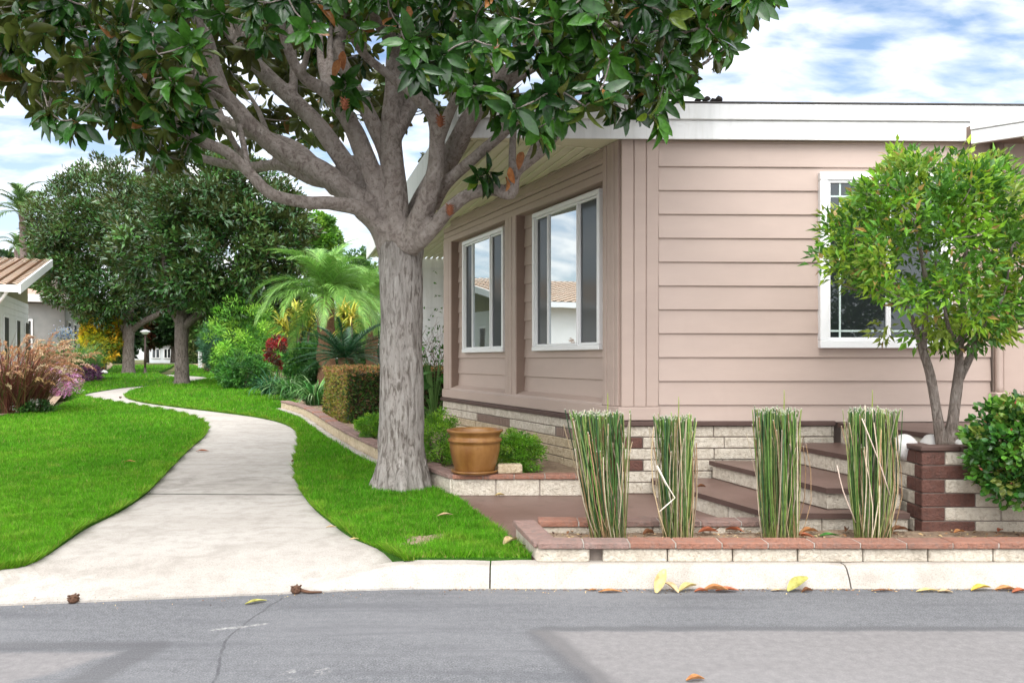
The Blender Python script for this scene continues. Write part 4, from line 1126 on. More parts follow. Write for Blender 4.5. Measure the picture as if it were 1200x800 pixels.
def small_crown():
    cl = []
    while len(cl) < 330:
        px, py, dy = rng.uniform(955, 1232), rng.uniform(182, 408), rng.uniform(-.75, .75)
        ex = ((px - 1092) / 135) ** 2; ey = ((py - 292) / 112) ** 2; e = max(ex, .0) ** 1.5 + ey ** 1.5 + (dy / .78) ** 2
        if e > 1: continue
        if px < 1050 and py < 195 + (1050 - px) * .75: continue
        if px < 1030 and py > 338: continue
        if e < .30 and rng.random() < .6: continue
        if 1035 < px < 1110 and 285 < py < 330 and rng.random() < .55: continue
        if py > 345 and px < 1065 and rng.random() < .75: continue
        cl.append(P(px, py, SY + dy))
    c = np.array(cl); n = len(c); per = 34; d = nrmz(c - np.array(P(1092, 310, SY)))
    q = rdir(n * per).reshape(n, per, 3)
    pts = c[:, None] + q * (.115 * rng.random((n, per, 1)) ** .5)
    out = q * .6 + d[:, None] * .6 + np.array([0, 0, .15]) + rng.normal(size=q.shape) * .4
    nn = d[:, None] * .4 + np.array([0, -.2, .8]) + rng.normal(size=q.shape) * .5
    col = np.repeat(pick(GR, n, .15), per, 0) * rng.uniform(.75, 1.3, (n * per, 1))
    m = rng.random(n * per) < .03; col[m] = (.40, .27, .08)
    leaf_cloud('crown', M['leaf'], st, pts.reshape(-1, 3), out.reshape(-1, 3), nn.reshape(-1, 3), rng.uniform(.055, .10, n * per), rng.uniform(.024, .040, n * per), np.clip(col, 0, 1), 'small')
    mb = mb_trunk
    for k in range(90):
        a = c[rng.integers(n)]; j = np.argsort(np.linalg.norm(c - a, axis=1))[1:4]; b = c[rng.choice(j)]
        tube(mb, [a, (a + b) / 2 + rng.normal(size=3) * .02, b], [.004, .004, .003], 4, 2)
    mb.build('trunk', M['bark_small'], st)
small_crown()
# round shrub at the right edge
sh = thing('round_shrub', 'rounded glossy green shrub with reddish tips at the right edge of the planter', 'shrub', (3.69, 5.76, .18))
c = np.array(P(1210, 526, 5.76)); mb = MB()
for k in range(9):
    a = rng.uniform(0, 6.28); tube(mb, [Vector((3.69 + .05 * math.cos(a), 5.76 + .05 * math.sin(a), .15)), Vector((3.69 + .12 * math.cos(a), 5.76 + .1 * math.sin(a), .4)), Vector(c) + Vector((.25 * math.cos(a), .2 * math.sin(a), .1))], [.012, .01, .005], 6, 3)
mb.build('stem', M['stem'], sh)
clumpy_crown('foliage', M['leaf_gloss'], sh, c, (.42, .38, .39), 330, 20, .050, .042, [(.04, .135, .02), (.07, .20, .025), (.12, .28, .035), (.03, .10, .018), (.16, .22, .04)], 'round', .17, .6, 5, .14, .5)
n_ = 150; dd = rdir(n_); k = dd[:, 1] < .4; dd = dd[k]; n_ = len(dd)
pt = c + dd * np.array([.43, .39, .40]) * rng.uniform(.9, 1.05, (n_, 1))
tips = leaf_cloud('new_growth', M['leaf'], sh, pt, dd + rng.normal(size=(n_, 3)) * .4 + [0, 0, .4], rdir(n_), .032, .016, pick([(.36, .20, .05), (.40, .12, .07), (.50, .35, .28)], n_), 'small')

join([o for o in sh.children if o.name.startswith('foliage')][0], tips)

# ------------------------------------------------------------------ clipped horsetail clumps in the front planter
def reeds(label, x0, x1, X0, X1, ytop, ybase, n, seed, lean=0.0):
    r = np.random.default_rng(seed); Yc = 5.76; zb = .17
    bx, bw = ((x0 + x1) / 2 - CX) / F * Yc, (x1 - x0) / 2 / F * Yc; tx, tw = ((X0 + X1) / 2 - CX) / F * Yc, (X1 - X0) / 2 / F * Yc
    zt = HC - (ytop - HY) / F * Yc
    t = thing('horsetail_clump', label, 'reed clump', (bx, Yc, zb), 'clipped horsetail clumps in the front planter')
    def make(nm, n, cols, dry):
        an = r.uniform(0, 6.28, n); rr = r.random(n) ** .5
        b = np.stack([bx + np.cos(an) * rr * bw, Yc + np.sin(an) * rr * min(bw, .11), np.full(n, zb)], 1)
        jx = r.normal(size=n) * (.024 if not dry else .05)
        tp = np.stack([tx + np.cos(an) * rr * tw + jx, Yc + np.sin(an) * rr * min(tw, .15) + r.normal(size=n) * .03, zt + r.normal(size=n) * .010 - (np.abs(r.normal(size=n)) * .014)], 1)
        if dry:
            f = r.uniform(.55, 1.04, n) ** .7; tp = b + (tp - b) * f[:, None]
        seg = 5; sd = 4; rad = r.uniform(.0028, .0056, n)
        bow = r.normal(size=(n, 3)) * (.022 if not dry else .03); V, C = [], []
        cb = np.array(cols)[r.integers(0, len(cols), n)] * r.uniform(.5, 1.35, (n, 1))
        for i in range(seg + 1):
            u = (0, .2, .45, .75, .985, 1.0)[i]; p = b + (tp - b) * u + bow * math.sin(math.pi * u)
            for k in range(sd):
                a = k * math.pi / 2 + .4; V.append(p + np.stack([np.cos(a) * rad, np.sin(a) * rad, 0 * rad], 1)); 
                c = cb * (1 - .45 * max(0, .22 - u) / .22) + (np.array([.10, .07, .03]) * max(0, .22 - u) / .22)
                if u == 1: c = np.array([.46, .43, .36]) * np.ones_like(cb)
                C.append(c)
        V = np.stack(V, 1); C = np.stack(C, 1); m = (seg + 1) * sd
        f = np.array([(i * sd + k, i * sd + (k + 1) % sd, (i + 1) * sd + (k + 1) % sd, (i + 1) * sd + k) for i in range(seg) for k in range(sd)] + [(seg * sd, seg * sd + 1, seg * sd + 2, seg * sd + 3)])
        FF = (f[None] + (np.arange(n) * m)[:, None, None]).reshape(-1, 4)
        npmesh(nm, V.reshape(-1, 3), [FF], M['strap'] if not dry else M['dry'], t, None, np.clip(C.reshape(-1, 3), 0, 1), True)
    make('green_stems', n, [(.13, .25, .05), (.08, .18, .045), (.20, .32, .07), (.055, .13, .055), (.30, .36, .12), (.16, .28, .09)], False)
    make('dry_stems', int(n * .55), [(.46, .36, .22), (.52, .44, .32), (.34, .22, .12)], True)
    mb = MB(); px = bx + r.uniform(-.03, .05)
    tube(mb, [Vector((px, Yc, zt - .1)), Vector((px + .005, Yc, zt + .05)), Vector((px + .004, Yc, zt + .13))], [.0045, .004, .002], 5, 2)
    mb.build('new_shoot', simple('new_shoot', (.16, .24, .03), (.24, .28, .05), 20, .6), t)
    return t
R1 = reeds('widest clipped horsetail clump, at the left end of the front planter', 692, 733, 668, 731, 482, 628, 215, 1)
R2 = reeds('slim clipped horsetail clump with a bent dry stalk hanging from its left side', 777, 812, 770, 814, 486, 628, 115, 2)
R3 = reeds('clipped horsetail clump standing in front of the steps, a green leaf at its foot', 893, 936, 886, 934, 478, 628, 175, 3)
R4 = reeds('clipped horsetail clump nearest the brown block planter of the small tree', 1003, 1042, 999, 1047, 478, 628, 170, 4)
mb = MB()
tube(mb, [P(770, 545, 5.62), P(780, 565, 5.6), P(791, 583, 5.6), P(782, 591, 5.58), P(773, 599, 5.56)], [.005, .005, .004, .005, .004], 5, 1)
tube(mb, [P(770, 548, 5.63), P(782, 572, 5.66), P(792, 610, 5.7)], [.004, .004, .004], 5, 2)
mb.build('bent_stalk', simple('bleached_stalk', (.60, .52, .42), (.68, .62, .52), 12, .8), R2)
mb = MB(); tube(mb, [P(981, 545, 5.75), P(988, 575, 5.74), P(1003, 612, 5.74)], [.004, .0045, .004], 5, 2)
tube(mb, [P(1010, 490, 5.62), P(1030, 540, 5.6), P(1043, 580, 5.62)], [.004, .004, .004], 5, 2)
mb.build('leaning_stalk', simple('bleached_stalk_tan', (.55, .42, .34), (.62, .5, .42), 12, .8), R4)

# ------------------------------------------------------------------ pot, saucer, loose block, boulders
t = NT('brown_glaze')
f = t.noise(5, 5, .6, stretch=(1, 1, .35)); g = t.noise(18, 5, .6)
col = t.ramp(f, [(.35, (.15, .060, .016)), (.5, (.215, .098, .026)), (.65, (.27, .135, .042))]); col = t.mix(t.ramp(g, [(.55, 0.0), (.75, .6)]), col, (.16, .06, .02))
t.pbr(col, .36, t.bump(g, .2, .012), .4); M['glaze'] = t.m
px_, py_ = -.365, 7.97
sc = thing('plant_saucer', 'shallow brown glazed saucer beneath the pot on the brick cap', 'saucer', (px_, py_, .337))
mb = MB(); lathe(mb, (px_, py_, .337), [(0, .0), (.20, 0), (.225, .012), (.235, .034), (.225, .036), (.205, .020), (0, .018)], 40); mb.build('dish', M['glaze'], sc)
pot = thing('glazed_pot', 'large brown glazed pot on the corner of the brick bed wall', 'plant pot', (px_, py_, .357))
mb = MB(); lathe(mb, (px_, py_, .357), [(0, 0), (.185, 0), (.196, .01), (.200, .03), (.222, .10), (.242, .19), (.250, .26), (.247, .285), (.262, .292), (.266, .306), (.262, .320), (.244, .326), (.243, .345), (.252, .365), (.272, .385), (.280, .397), (.276, .407), (.262, .408), (.246, .39), (.238, .34), (.236, .30)], 48)
mb.build('body', M['glaze'], pot)
mb = MB(); lathe(mb, (px_, py_, .357), [(.238, .335), (.15, .345), (0, .35)], 32); mb.build('potting_soil', M['soil'], pot)
mb = MB(); q = P(597.5, 557, 7.95); obox(mb, Vector((q.x, q.y, 0)), Vector((.99, .08, 0)), Vector((-.08, .99, 0)), (-.12, .12), (-.05, .07), (.337, .425), .01)
tag(mb.build('concrete_block', M['block_tan'], None, (q.x, q.y, .337)), 'small loose tan block beside the glazed pot', 'block')
def boulder(name, label, c, r, mat, sq=(1, 1, .8), group=None, seed=0):
    rr = np.random.default_rng(seed); mb = MB(); n = 14; vs = []; fs = []
    for i in range(n + 1):
        for k in range(2 * n):
            th = math.pi * i / n; a = math.pi * k / n; d = np.array([math.sin(th) * math.cos(a), math.sin(th) * math.sin(a), math.cos(th)])
            q = 1 + .07 * math.sin(3 * d[0] + seed) * math.cos(4 * d[1] + seed) + .04 * math.sin(7 * d[2] + 2 * seed + 5 * d[0])
            vs.append(Vector(c) + Vector(d * np.array(sq) * r * q))
    fs = [(i * 2 * n + k, (i + 1) * 2 * n + k, (i + 1) * 2 * n + (k + 1) % (2 * n), i * 2 * n + (k + 1) % (2 * n)) for i in range(n) for k in range(2 * n)]
    mb.add(vs, fs, 0, True); return tag(mb.build(name, mat, None, tuple(c)), label, 'rock', group)
M['rock'] = simple('white_stone', (.46, .44, .42), (.58, .565, .55), 8, .85, .5, 30, c3=(.45, .42, .38))
boulder('boulder', 'rounded white stone in the tree planter, left of the trunk', P(1060, 524, 6.32), .105, M['rock'], (1, .8, .95), 'white stones in the tree planter', 1)
boulder('boulder', 'rounded white stone touching the left stem of the small tree', P(1092, 523, 6.52), .105, M['rock'], (.85, .8, 1), 'white stones in the tree planter', 2)
boulder('boulder', 'small white stone right of the small tree stems', P(1127, 519, 6.3), .045, M['rock'], (1.1, .9, .8), 'white stones in the tree planter', 3)

# ------------------------------------------------------------------ planting along the right of the lawn
def shrub(name, label, cat, base, cen, rad, n, per, L, W, cols, kind='quad', cl=.22, up=.6, seed=1, amp=.25, shell=.45, mat='leaf', stems=5, group=None, w=None):
    t = thing(name, label, cat, tuple(base), group)
    mb = MB(); c = Vector(cen); b = Vector(base)
    for k in range(stems):
        a = 2 * math.pi * k / stems + random.random(); d = Vector((math.cos(a) * rad[0], math.sin(a) * rad[1], 0))
        r0 = .012 + .012 * max(rad)
        tube(mb, [b + d * .12 - UP * .05, b + d * .25 + (c - b) * .5, c + d * .5 + UP * rad[2] * .3], [r0, r0 * .8, r0 * .35], 6, 3)
    mb.build('stem', M['stem'], t)
    clumpy_crown('foliage', M[mat], t, cen, rad, int(n * 1.3), int(per * 1.3), L, W * 1.15, [tuple(min(.8, v * 1.3) for v in q) for q in cols], kind, cl, up, seed, amp, shell, float(b.z) + .02, w)
    return t
# clipped hedge block
hc = Vector((-2.83, 13.9, .33)); hd = ld; hn = Vector((.917, .40, 0)).normalized(); HH = .97
hedge = thing('clipped_hedge', 'square clipped hedge with browning top behind the edging wall', 'hedge', tuple(hc))
mb = MB(); obox(mb, hc, hd, hn, (.08, 2.0), (.08, 1.9), (-.05, HH - .07), .05); mb.build('hedge_core', simple('hedge_inside', (.03, .03, .015), (.07, .055, .03), 14, 1, .8, 30), hedge)  # solid dark box added inside the leaves to block the view through
n_ = 9000; fc = rng.choice(3, n_, p=[.36, .42, .22]); u = rng.random(n_); v = rng.random(n_); dep = np.abs(rng.normal(size=n_)) * .035
hp = np.zeros((n_, 3)); nr = np.zeros((n_, 3)); H3 = lambda a: np.array([a.x, a.y, a.z])
for f_, (A_, La, B_, Lb, Nv, O_) in enumerate(((hd, 2.1, UP, HH, -hn, hc), (hn, 2.0, UP, HH, -hd, hc), (hd, 2.1, hn, 2.0, UP, hc + UP * HH))):
    k = fc == f_; hp[k] = H3(O_) + np.outer(u[k] * La, H3(A_)) + np.outer(v[k] * Lb, H3(B_)) - np.outer(dep[k] - .03 * np.sin(u[k] * 9) * np.sin(v[k] * 7), H3(Nv)); nr[k] = H3(Nv)
c1 = pick([(.05, .12, .022), (.035, .085, .018), (.085, .17, .03), (.14, .09, .04)], n_); c2 = pick([(.36, .33, .06), (.24, .27, .045), (.30, .18, .07)], n_); c3_ = pick([(.48, .25, .10), (.38, .20, .08), (.30, .25, .07)], n_)
hz_ = (hp[:, 2] - hc.z) / HH; m2 = (fc == 0) & (rng.random(n_) < .8); m3 = ((hz_ > .90) & (rng.random(n_) < .6)) | ((hz_ > .75) & (rng.random(n_) < .2))  # path-side face leaves yellower and paler: its lit look put into the colour
c1[m2] = c2[m2]; c1[m3] = c3_[m3]
leaf_cloud('foliage', M['leaf'], hedge, hp, nr * .6 + rng.normal(size=(n_, 3)) * .6 + [0, 0, .3], nr + rng.normal(size=(n_, 3)) * .6, rng.uniform(.045, .075, n_), .034, np.clip(c1, 0, 1), 'quad')
LG = [(.14, .30, .02), (.10, .25, .02), (.20, .36, .03), (.07, .18, .02)]
for lab, q, cpx, Yd, rx, ry, rz, n in (
    ('low feathery green shrub right of the glazed pot', (608, 545), (606, 528), 8.55, .26, .28, .21, 150),
    ('low green shrub between the magnolia trunk and the glazed pot', (512, 540), (512, 520), 9.05, .24, .35, .32, 160),
    ('low yellow green shrub in front of the clipped hedge', (436, 508), (436, 499), 11.4, .22, .28, .18, 110)):
    c = P(*cpx, Yd); b = Vector((c.x, c.y, .27 + float(rise(Yd))))
    shrub('low_shrub', lab, 'shrub', b, c, (rx, ry, rz), n, 32, .034, .011, LG, 'quad', .22, .7, n, .2, .4, 'leaf', 4, 'low shrubs in the side bed')
# strap leaved clumps
def strap_plant(name, label, cat, base, n, L, W, e, droop, cols, spread=.1, seed=1, tip=None, group=None, part='leaves', mat='strap'):
    r = np.random.default_rng(seed); t = thing(name, label, cat, tuple(base), group)
    an = r.uniform(0, 6.28, n); b = np.array(base) + np.stack([np.cos(an), np.sin(an), 0 * an], 1) * (spread * r.random(n) ** .5)[:, None]
    straps(part, M[mat], t, b, an + r.normal(size=n) * .3, L * r.uniform(.6, 1.15, n), W * r.uniform(.7, 1.2, n), np.radians(r.uniform(*e, n)), np.radians(r.uniform(*droop, n)), pick(cols, n), 6, .95, tip)
    return t
AG = [(.07, .23, .05), (.11, .31, .06), (.05, .16, .04), (.18, .36, .11), (.28, .42, .2)]
for i, (lab, px, py) in enumerate((('lush strap leaved clump against the left side of the clipped hedge', 366, 476), ('strap leaved clump left of the one beside the hedge, with arching pale leaves', 338, 468), ('dark blue green strap leaved clump at the lawn edge below the red shrub', 314, 463), ('strap leaved clump behind the other two, in front of the sago palm', 352, 455))):
    b = ground(px + 4, py); b.z = float(lawn_z(b.x, b.y)) + .03
    strap_plant('agapanthus_clump', lab, 'plant', b, 210, 1.05 if i != 2 else .95, .05, (50, 88), (70, 150), AG if i != 2 else [(.03, .11, .05), (.05, .16, .07)], .22, 40 + i, None, 'strap leaved clumps along the lawn edge')
# feather palms and sago palm: every frond is a part
def frond_mesh(name, L, pairs, leafL, leafW, arch, cols, ang=55, droop=.5, rach=.012, seed=3, mats=None, vee=.25):
    r = np.random.default_rng(seed); mbv = []; 
    pts = [np.zeros(3)]; tang = []
    for i in range(20):
        e = math.radians(arch[0]) - math.radians(arch[1]) * ((i + .5) / 20) ** 1.2; tang.append(np.array([math.cos(e), 0, math.sin(e)])); pts.append(pts[-1] + tang[-1] * L / 20)
    pts = np.array(pts); tang.append(tang[-1]); tang = np.array(tang)
    B, D, Nn, Ls = [], [], [], []
    for i in range(pairs):
        u = .12 + .88 * (i + .5) / pairs; x = u * 20; k = int(min(x, 19)); p = pts[k] + (pts[k + 1] - pts[k]) * (x - k); tg = tang[k]; up = np.array([-tg[2], 0, tg[0]])
        for sgn in (-1, 1):
            a = math.radians(ang * (1 - .45 * u)) + r.normal() * .06
            d = tg * math.cos(a) + np.array([0, sgn, 0]) * math.sin(a) + up * (vee + r.normal() * .08)
            B.append(p); D.append(d); Nn.append(up); Ls.append(leafL * (math.sin(math.pi * min(1, .15 + .85 * u) ** .8) * .75 + .25) * r.uniform(.85, 1.1))
    B, D, Ls = np.array(B), nrmz(np.array(D)), np.array(Ls); N = len(B)
    seg = 4; V = np.zeros((N, (seg + 1) * 2, 3)); P_ = B.copy(); d = D.copy()
    for i in range(seg + 1):
        wd = np.cross(d, np.array(Nn)); wd = nrmz(wd) * (leafW * (1 - (i / seg) ** 2 * .95) * .5)
        V[:, 2 * i] = P_ - wd; V[:, 2 * i + 1] = P_ + wd
        P_ = P_ + d * (Ls / seg)[:, None]; d = nrmz(d + np.array([0, 0, -droop / seg]))
    f = np.array([(2 * i, 2 * i + 1, 2 * i + 3, 2 * i + 2) for i in range(seg)]); FF = (f[None] + (np.arange(N) * (seg + 1) * 2)[:, None, None]).reshape(-1, 4)
    C = np.repeat(pick(cols, N, .2), (seg + 1) * 2, 0); V = V.reshape(-1, 3)
    sd = 5; rv = []
    for i, p in enumerate(pts):
        rr = rach * (1 - .8 * i / 20)
        for k in range(sd): rv.append(p + np.array([0, math.cos(k * 1.2566) * rr, math.sin(k * 1.2566) * rr]))
    rf_ = np.array([(i * sd + k, i * sd + (k + 1) % sd, (i + 1) * sd + (k + 1) % sd, (i + 1) * sd + k) for i in range(20) for k in range(sd)]) + len(V)
    V = np.concatenate([V, np.array(rv)]); C = np.concatenate([C, np.tile(np.array([cols[0]]) * 1.3, (len(rv), 1))])
    o = npmesh(name, V, [FF, rf_], mats or M['strap'], None, None, np.clip(C, 0, 1), True)
    me = o.data; bpy.data.objects.remove(o); ORG.pop(o, None) if False else None
    return me
def palm(name, label, base, top, tr_r, meshes, n, el, tmat, group=None, seed=1, scale=1.0):
    r = np.random.default_rng(seed); t = thing(name, label, 'palm', tuple(base), group); base = Vector(base); top = Vector(top)
    mb = MB(); H = (top - base).length
    k = max(6, int(H / .12)); pts = []; rad = []
    for i in range(k + 1):
        u = i / k; pts.append(base + (top - base) * u + Vector((.02 * math.sin(i * 1.1), .02 * math.cos(i * 1.7), 0))); rad.append(tr_r * (1 + .07 * (i % 2)) * (1.1 - .15 * u))
    tube(mb, pts, rad, 12, 1, wob=.05)
    for i in range(int(70 * min(H, 2.5))):
        a = i * 2.4; z = r.random(); p = base + (top - base) * z; d = Vector((math.cos(a), math.sin(a), .75)).normalized()
        tube(mb, [p + d * tr_r * .7, p + d * tr_r * 1.22 + UP * .02], [.03 * tr_r / .2, .012 * tr_r / .2], 5, 1)
    mb.build('trunk', tmat, t)
    for i in range(n):
        u = (i + .5) / n; o = bpy.data.objects.new('frond', meshes[i % len(meshes)]); COL.objects.link(o); o.parent = t; ORG[o] = ORG[t]
        o.location = top - base + Vector((0, 0, .05))
        s = scale * r.uniform(.85, 1.1); o.scale = (s, s, s)
        o.rotation_euler = (r.normal() * .15, -math.radians(el[0] + (el[1] - el[0]) * (1 - u)), i * 2.39996 + r.normal() * .15)
    return t
M['palm_trunk'] = simple('palm_fibre', (.10, .055, .032), (.20, .115, .07), 25, .95, .8, 40, .1)
PC = [(.16, .34, .06), (.20, .40, .07), (.12, .27, .05), (.25, .42, .10)]
fr = [frond_mesh('feather_frond_%d' % k, 1.95, 74, .50, .015, (24 - 6 * k, 95 + 12 * k), PC, 58, 1.5, .014, 60 + k) for k in range(3)]
for m_ in fr: m_.name = 'frond'
pb = Vector((P(383, 400, 21.0).x, 21.0, .40)); 
palm('feather_palm', 'feathery green palm with a shaggy brown trunk in front of the white fascia', pb, P(382, 352, 21.0), .215, fr, 38, (-12, 82), M['palm_trunk'], 'feather palms in the right garden', 3, 1.1)
palm('feather_palm', 'feathery palm half hidden behind the near magnolia trunk', Vector((P(436, 400, 24.0).x, 24.0, .45)), P(435, 352, 24.0), .17, fr, 30, (-25, 70), M['palm_trunk'], 'feather palms in the right garden', 5, 1.0)
sg = [frond_mesh('sago_frond', 1.25, 48, .17, .013, (15, 40), [(.018, .075, .028), (.03, .10, .035), (.015, .055, .022)], 62, .15, .012, 70 + k, M['leaf_gloss']) for k in range(2)]
sb = P(408, 430, 17.4)
palm('sago_palm', 'dark blue green sago palm with stiff spreading fronds behind the hedge', Vector((sb.x, 17.4, .5)), P(404, 421, 17.4), .16, sg, 46, (-18, 42), M['palm_trunk'], None, 7, 1.05)
# yellow dracaena heads
dr = Vector((P(362, 400, 23.5).x, 23.5, .45))
def cane_plant(label, heads, Yd, base, cols, L, W, seed):
    t = thing('dracaena', label, 'plant', tuple(base), 'yellow strap leaved canes'); mb = MB(); bb, az, ee, dro = [], [], [], []; r = np.random.default_rng(seed)
    for (px, py) in heads:
        p = P(px, py, Yd + r.uniform(-.4, .4)); tube(mb, [Vector(base) + Vector((r.uniform(-.1, .1), r.uniform(-.1, .1), 0)), (Vector(base) + p) / 2 + Vector((r.uniform(-.1, .1), 0, .1)), p], [.03, .025, .02], 6, 3)
        for k in range(40): bb.append(np.array(p) + r.normal(size=3) * .04); az.append(r.uniform(0, 6.28)); ee.append(math.radians(r.uniform(-10, 85))); dro.append(math.radians(r.uniform(20, 80)))
    mb.build('cane', M['stem'], t); n = len(bb)
    straps('leaves', M['strap'], t, np.array(bb), np.array(az), L * r.uniform(.7, 1.1, n), W, np.array(ee), np.array(dro), pick(cols, n), 5, .95)
YC = [(.50, .46, .05), (.38, .40, .05), (.20, .28, .04), (.60, .55, .12)]
cane_plant('yellow striped strap leaved canes left of the palm trunk', [(330, 380), (347, 366), (362, 386), (356, 374), (338, 390), (366, 366), (346, 380)], 24.5, Vector((P(350, 400, 24.5).x, 24.5, .45)), YC, .62, .075, 1)
cane_plant('yellow striped strap leaved canes right of the palm trunk', [(402, 368), (412, 374), (406, 386)], 19.4, Vector((P(406, 400, 19.4).x, 19.4, .4)), YC, .5, .06, 2)
def gshrub(name, label, cat, px, py, cpy, w_, h_, n, per, L, W, cols, **k):
    b = ground(px, py); Yd = b.y; c = P(px, cpy, Yd); rx = w_ / 2 * Yd / F; rz = h_ / 2 * Yd / F
    return shrub(name, label, cat, b, c, (rx, rx * .9, rz), n, per, L, W, cols, **k)
gshrub('red_shrub', 'small dark red leaved shrub among the green planting', 'shrub', 332, 458, 410, 38, 34, 46, 22, .12, .05, [(.28, .018, .018), (.20, .018, .018), (.10, .03, .025), (.06, .05, .025)], seed=31, group=None)
gshrub('bamboo_shrub', 'tall feathery bright green shrub at the edge of the far lawn', 'shrub', 292, 452, 405, 84, 92, 170, 40, .17, .03, [(.19, .42, .05), (.27, .50, .06), (.12, .30, .04), (.06, .17, .03)], seed=32, amp=.4, shell=.3)
gshrub('weeping_shrub', 'wispy blue green shrub drooping at the far right of the lawn', 'shrub', 257, 437, 402, 46, 60, 110, 40, .28, .03, [(.05, .14, .07), (.07, .18, .09), (.04, .11, .05)], seed=33, amp=.3, up=.2)
gshrub('broad_shrub', 'mid green leafy shrub under the red shrub', 'shrub', 285, 455, 436, 60, 34, 90, 30, .14, .05, [(.05, .16, .03), (.08, .22, .035), (.03, .10, .02)], seed=34)
gshrub('mixed_shrub', 'dark green bush between the red shrub and the sago palm', 'shrub', 350, 448, 404, 60, 52, 90, 30, .14, .05, [(.03, .085, .02), (.045, .12, .03), (.02, .06, .018)], seed=35)
gshrub('low_plant', 'small brown and green plant at the far lawn edge by a pale stone', 'plant', 250, 436, 430, 18, 13, 30, 22, .14, .05, [(.14, .09, .05), (.06, .14, .03), (.18, .08, .05)], seed=36)
gshrub('filler_shrub', 'dark leafy bush behind the strap leaved clumps beside the hedge', 'shrub', 378, 470, 440, 50, 46, 90, 30, .12, .05, [(.03, .085, .02), (.045, .12, .025), (.02, .06, .018)], seed=37)
gshrub('filler_shrub', 'mid green bush below the palm trunk behind the sago palm', 'shrub', 392, 452, 410, 60, 60, 110, 30, .15, .06, [(.05, .13, .025), (.07, .17, .03), (.03, .09, .02)], seed=38)
gshrub('filler_shrub', 'leafy dark bush behind the trunk and the hedge', 'shrub', 440, 456, 405, 60, 70, 110, 30, .15, .06, [(.035, .10, .025), (.05, .14, .03), (.025, .07, .02)], seed=39)
gshrub('filler_shrub', 'light green bush between the weeping shrub and the bright feathery shrub', 'shrub', 270, 446, 420, 40, 50, 90, 30, .18, .06, [(.10, .24, .04), (.06, .17, .03), (.14, .30, .05)], seed=40)
gshrub('filler_shrub', 'dark green bush behind the red shrub and below the yellow canes', 'shrub', 322, 446, 398, 70, 70, 120, 30, .16, .07, [(.03, .09, .02), (.045, .12, .025), (.022, .065, .018)], seed=41)
gshrub('filler_shrub', 'leafy green bush at the foot of the yellow canes beside the red shrub', 'shrub', 358, 466, 424, 50, 50, 100, 30, .13, .05, [(.06, .17, .03), (.09, .22, .035), (.03, .10, .02)], seed=42)
b = ground(266, 444); boulder('boulder', 'pale stone at the far right edge of the lawn', b + UP * .12, .26, M['rock'], (1.2, .8, .7), None, 5)
# big soft leaves beside the house and by the hedge
def broad_plant(label, base, n, L, seed, zl_=(.5, 1.4), spread=.25):
    r = np.random.default_rng(seed); t = thing('broadleaf_plant', label, 'plant', tuple(base), 'large leaved plants'); mb = MB(); B, D, Nn = [], [], []
    for k in range(n):
        a = r.uniform(0, 6.28); tp = Vector(base) + Vector((math.cos(a) * spread * r.uniform(.4, 1), math.sin(a) * spread * r.uniform(.4, 1), r.uniform(*zl_)))
        tube(mb, [Vector(base), (Vector(base) + tp) / 2 + UP * .1, tp], [.012, .01, .006], 5, 3)
        d = np.array([math.cos(a), math.sin(a), r.uniform(-.7, .3)]); B.append(tp); D.append(d); Nn.append(np.array([0, -.3, 1]) + r.normal(size=3) * .25)
    mb.build('stem', simple('green_stem', (.07, .16, .03), (.10, .2, .04), 8, .6), t); n = len(B)
    leaf_cloud('leaves', M['leaf_gloss'], t, np.array(B), np.array(D), np.array(Nn), L * r.uniform(.7, 1.15, n), L * .55 * r.uniform(.8, 1.1, n), pick([(.05, .18, .03), (.08, .25, .04), (.035, .12, .025)], n), 'big', True)
broad_plant('large glossy leaved plant growing between the trunk and the side wall', Vector((P(509, 470, 13.4).x, 13.4, .33)), 24, .42, 2, (.3, 1.35), .22)
broad_plant('large pale green leaved plant beside the hedge and the magnolia trunk', Vector((P(436, 470, 16.2).x, 16.2, .4)), 10, .6, 4, (.5, .95), .25)
vb = Vector((P(508, 470, 16.3).x, 16.3, .4)); vt = thing('vine', 'bare twiggy vine against the white clapboard wall', 'vine', tuple(vb)); mb = MB()
for k in range(46):
    p = vb + Vector((random.uniform(-.25, .3), random.uniform(-.2, .3), 0)); q = [p]
    for j in range(6): q.append(q[-1] + Vector((random.gauss(0, .11), random.gauss(0, .06), random.uniform(.15, .38))))
    tube(mb, q, [.010, .009, .008, .007, .006, .005, .003], 4, 2)
mb.build('stem', simple('vine_twig', (.22, .15, .12), (.32, .24, .2), 14, .9), vt)
n_ = 160; pp_ = np.array(vb) + rng.normal(size=(n_, 3)) * np.array([.22, .15, .55]) + [0, 0, 1.2]
leaf_cloud('leaves', M['leaf'], vt, pp_, rdir(n_), rdir(n_), .09, .045, pick([(.06, .16, .03), (.10, .22, .04)], n_), 'small')

# white clapboard cottage wall beyond the tan house
cot = thing('white_cottage', 'white clapboard cottage wall seen between the trunk and the tan house', 'house', (-1, 17.35, .3))
mb = MB(); xd = Vector((1, 0, 0)); yd = Vector((0, 1, 0))
for k in range(16):
    z = .25 + k * .21; A = [Vector((x, 17.35 + q, zz)) for x in (-2.40, 1.2) for q, zz in ((.03, z), (-.018, z), (-.002, z + .21))]
    mb.add(A, [(0, 1, 4, 3), (1, 2, 5, 4)], 0)
obox(mb, Vector((0, 17.36, 0)), xd, yd, (-2.38, 1.2), (.04, 4), (.1, 3.58)); mb.build('wall', M['white'], cot)
mb = MB(); obox(mb, Vector((0, 17.35, 0)), xd, yd, (-2.44, -2.32), (-.03, .1), (.2, 3.6), .005); mb.build('corner_trim', M['vinyl'], cot)

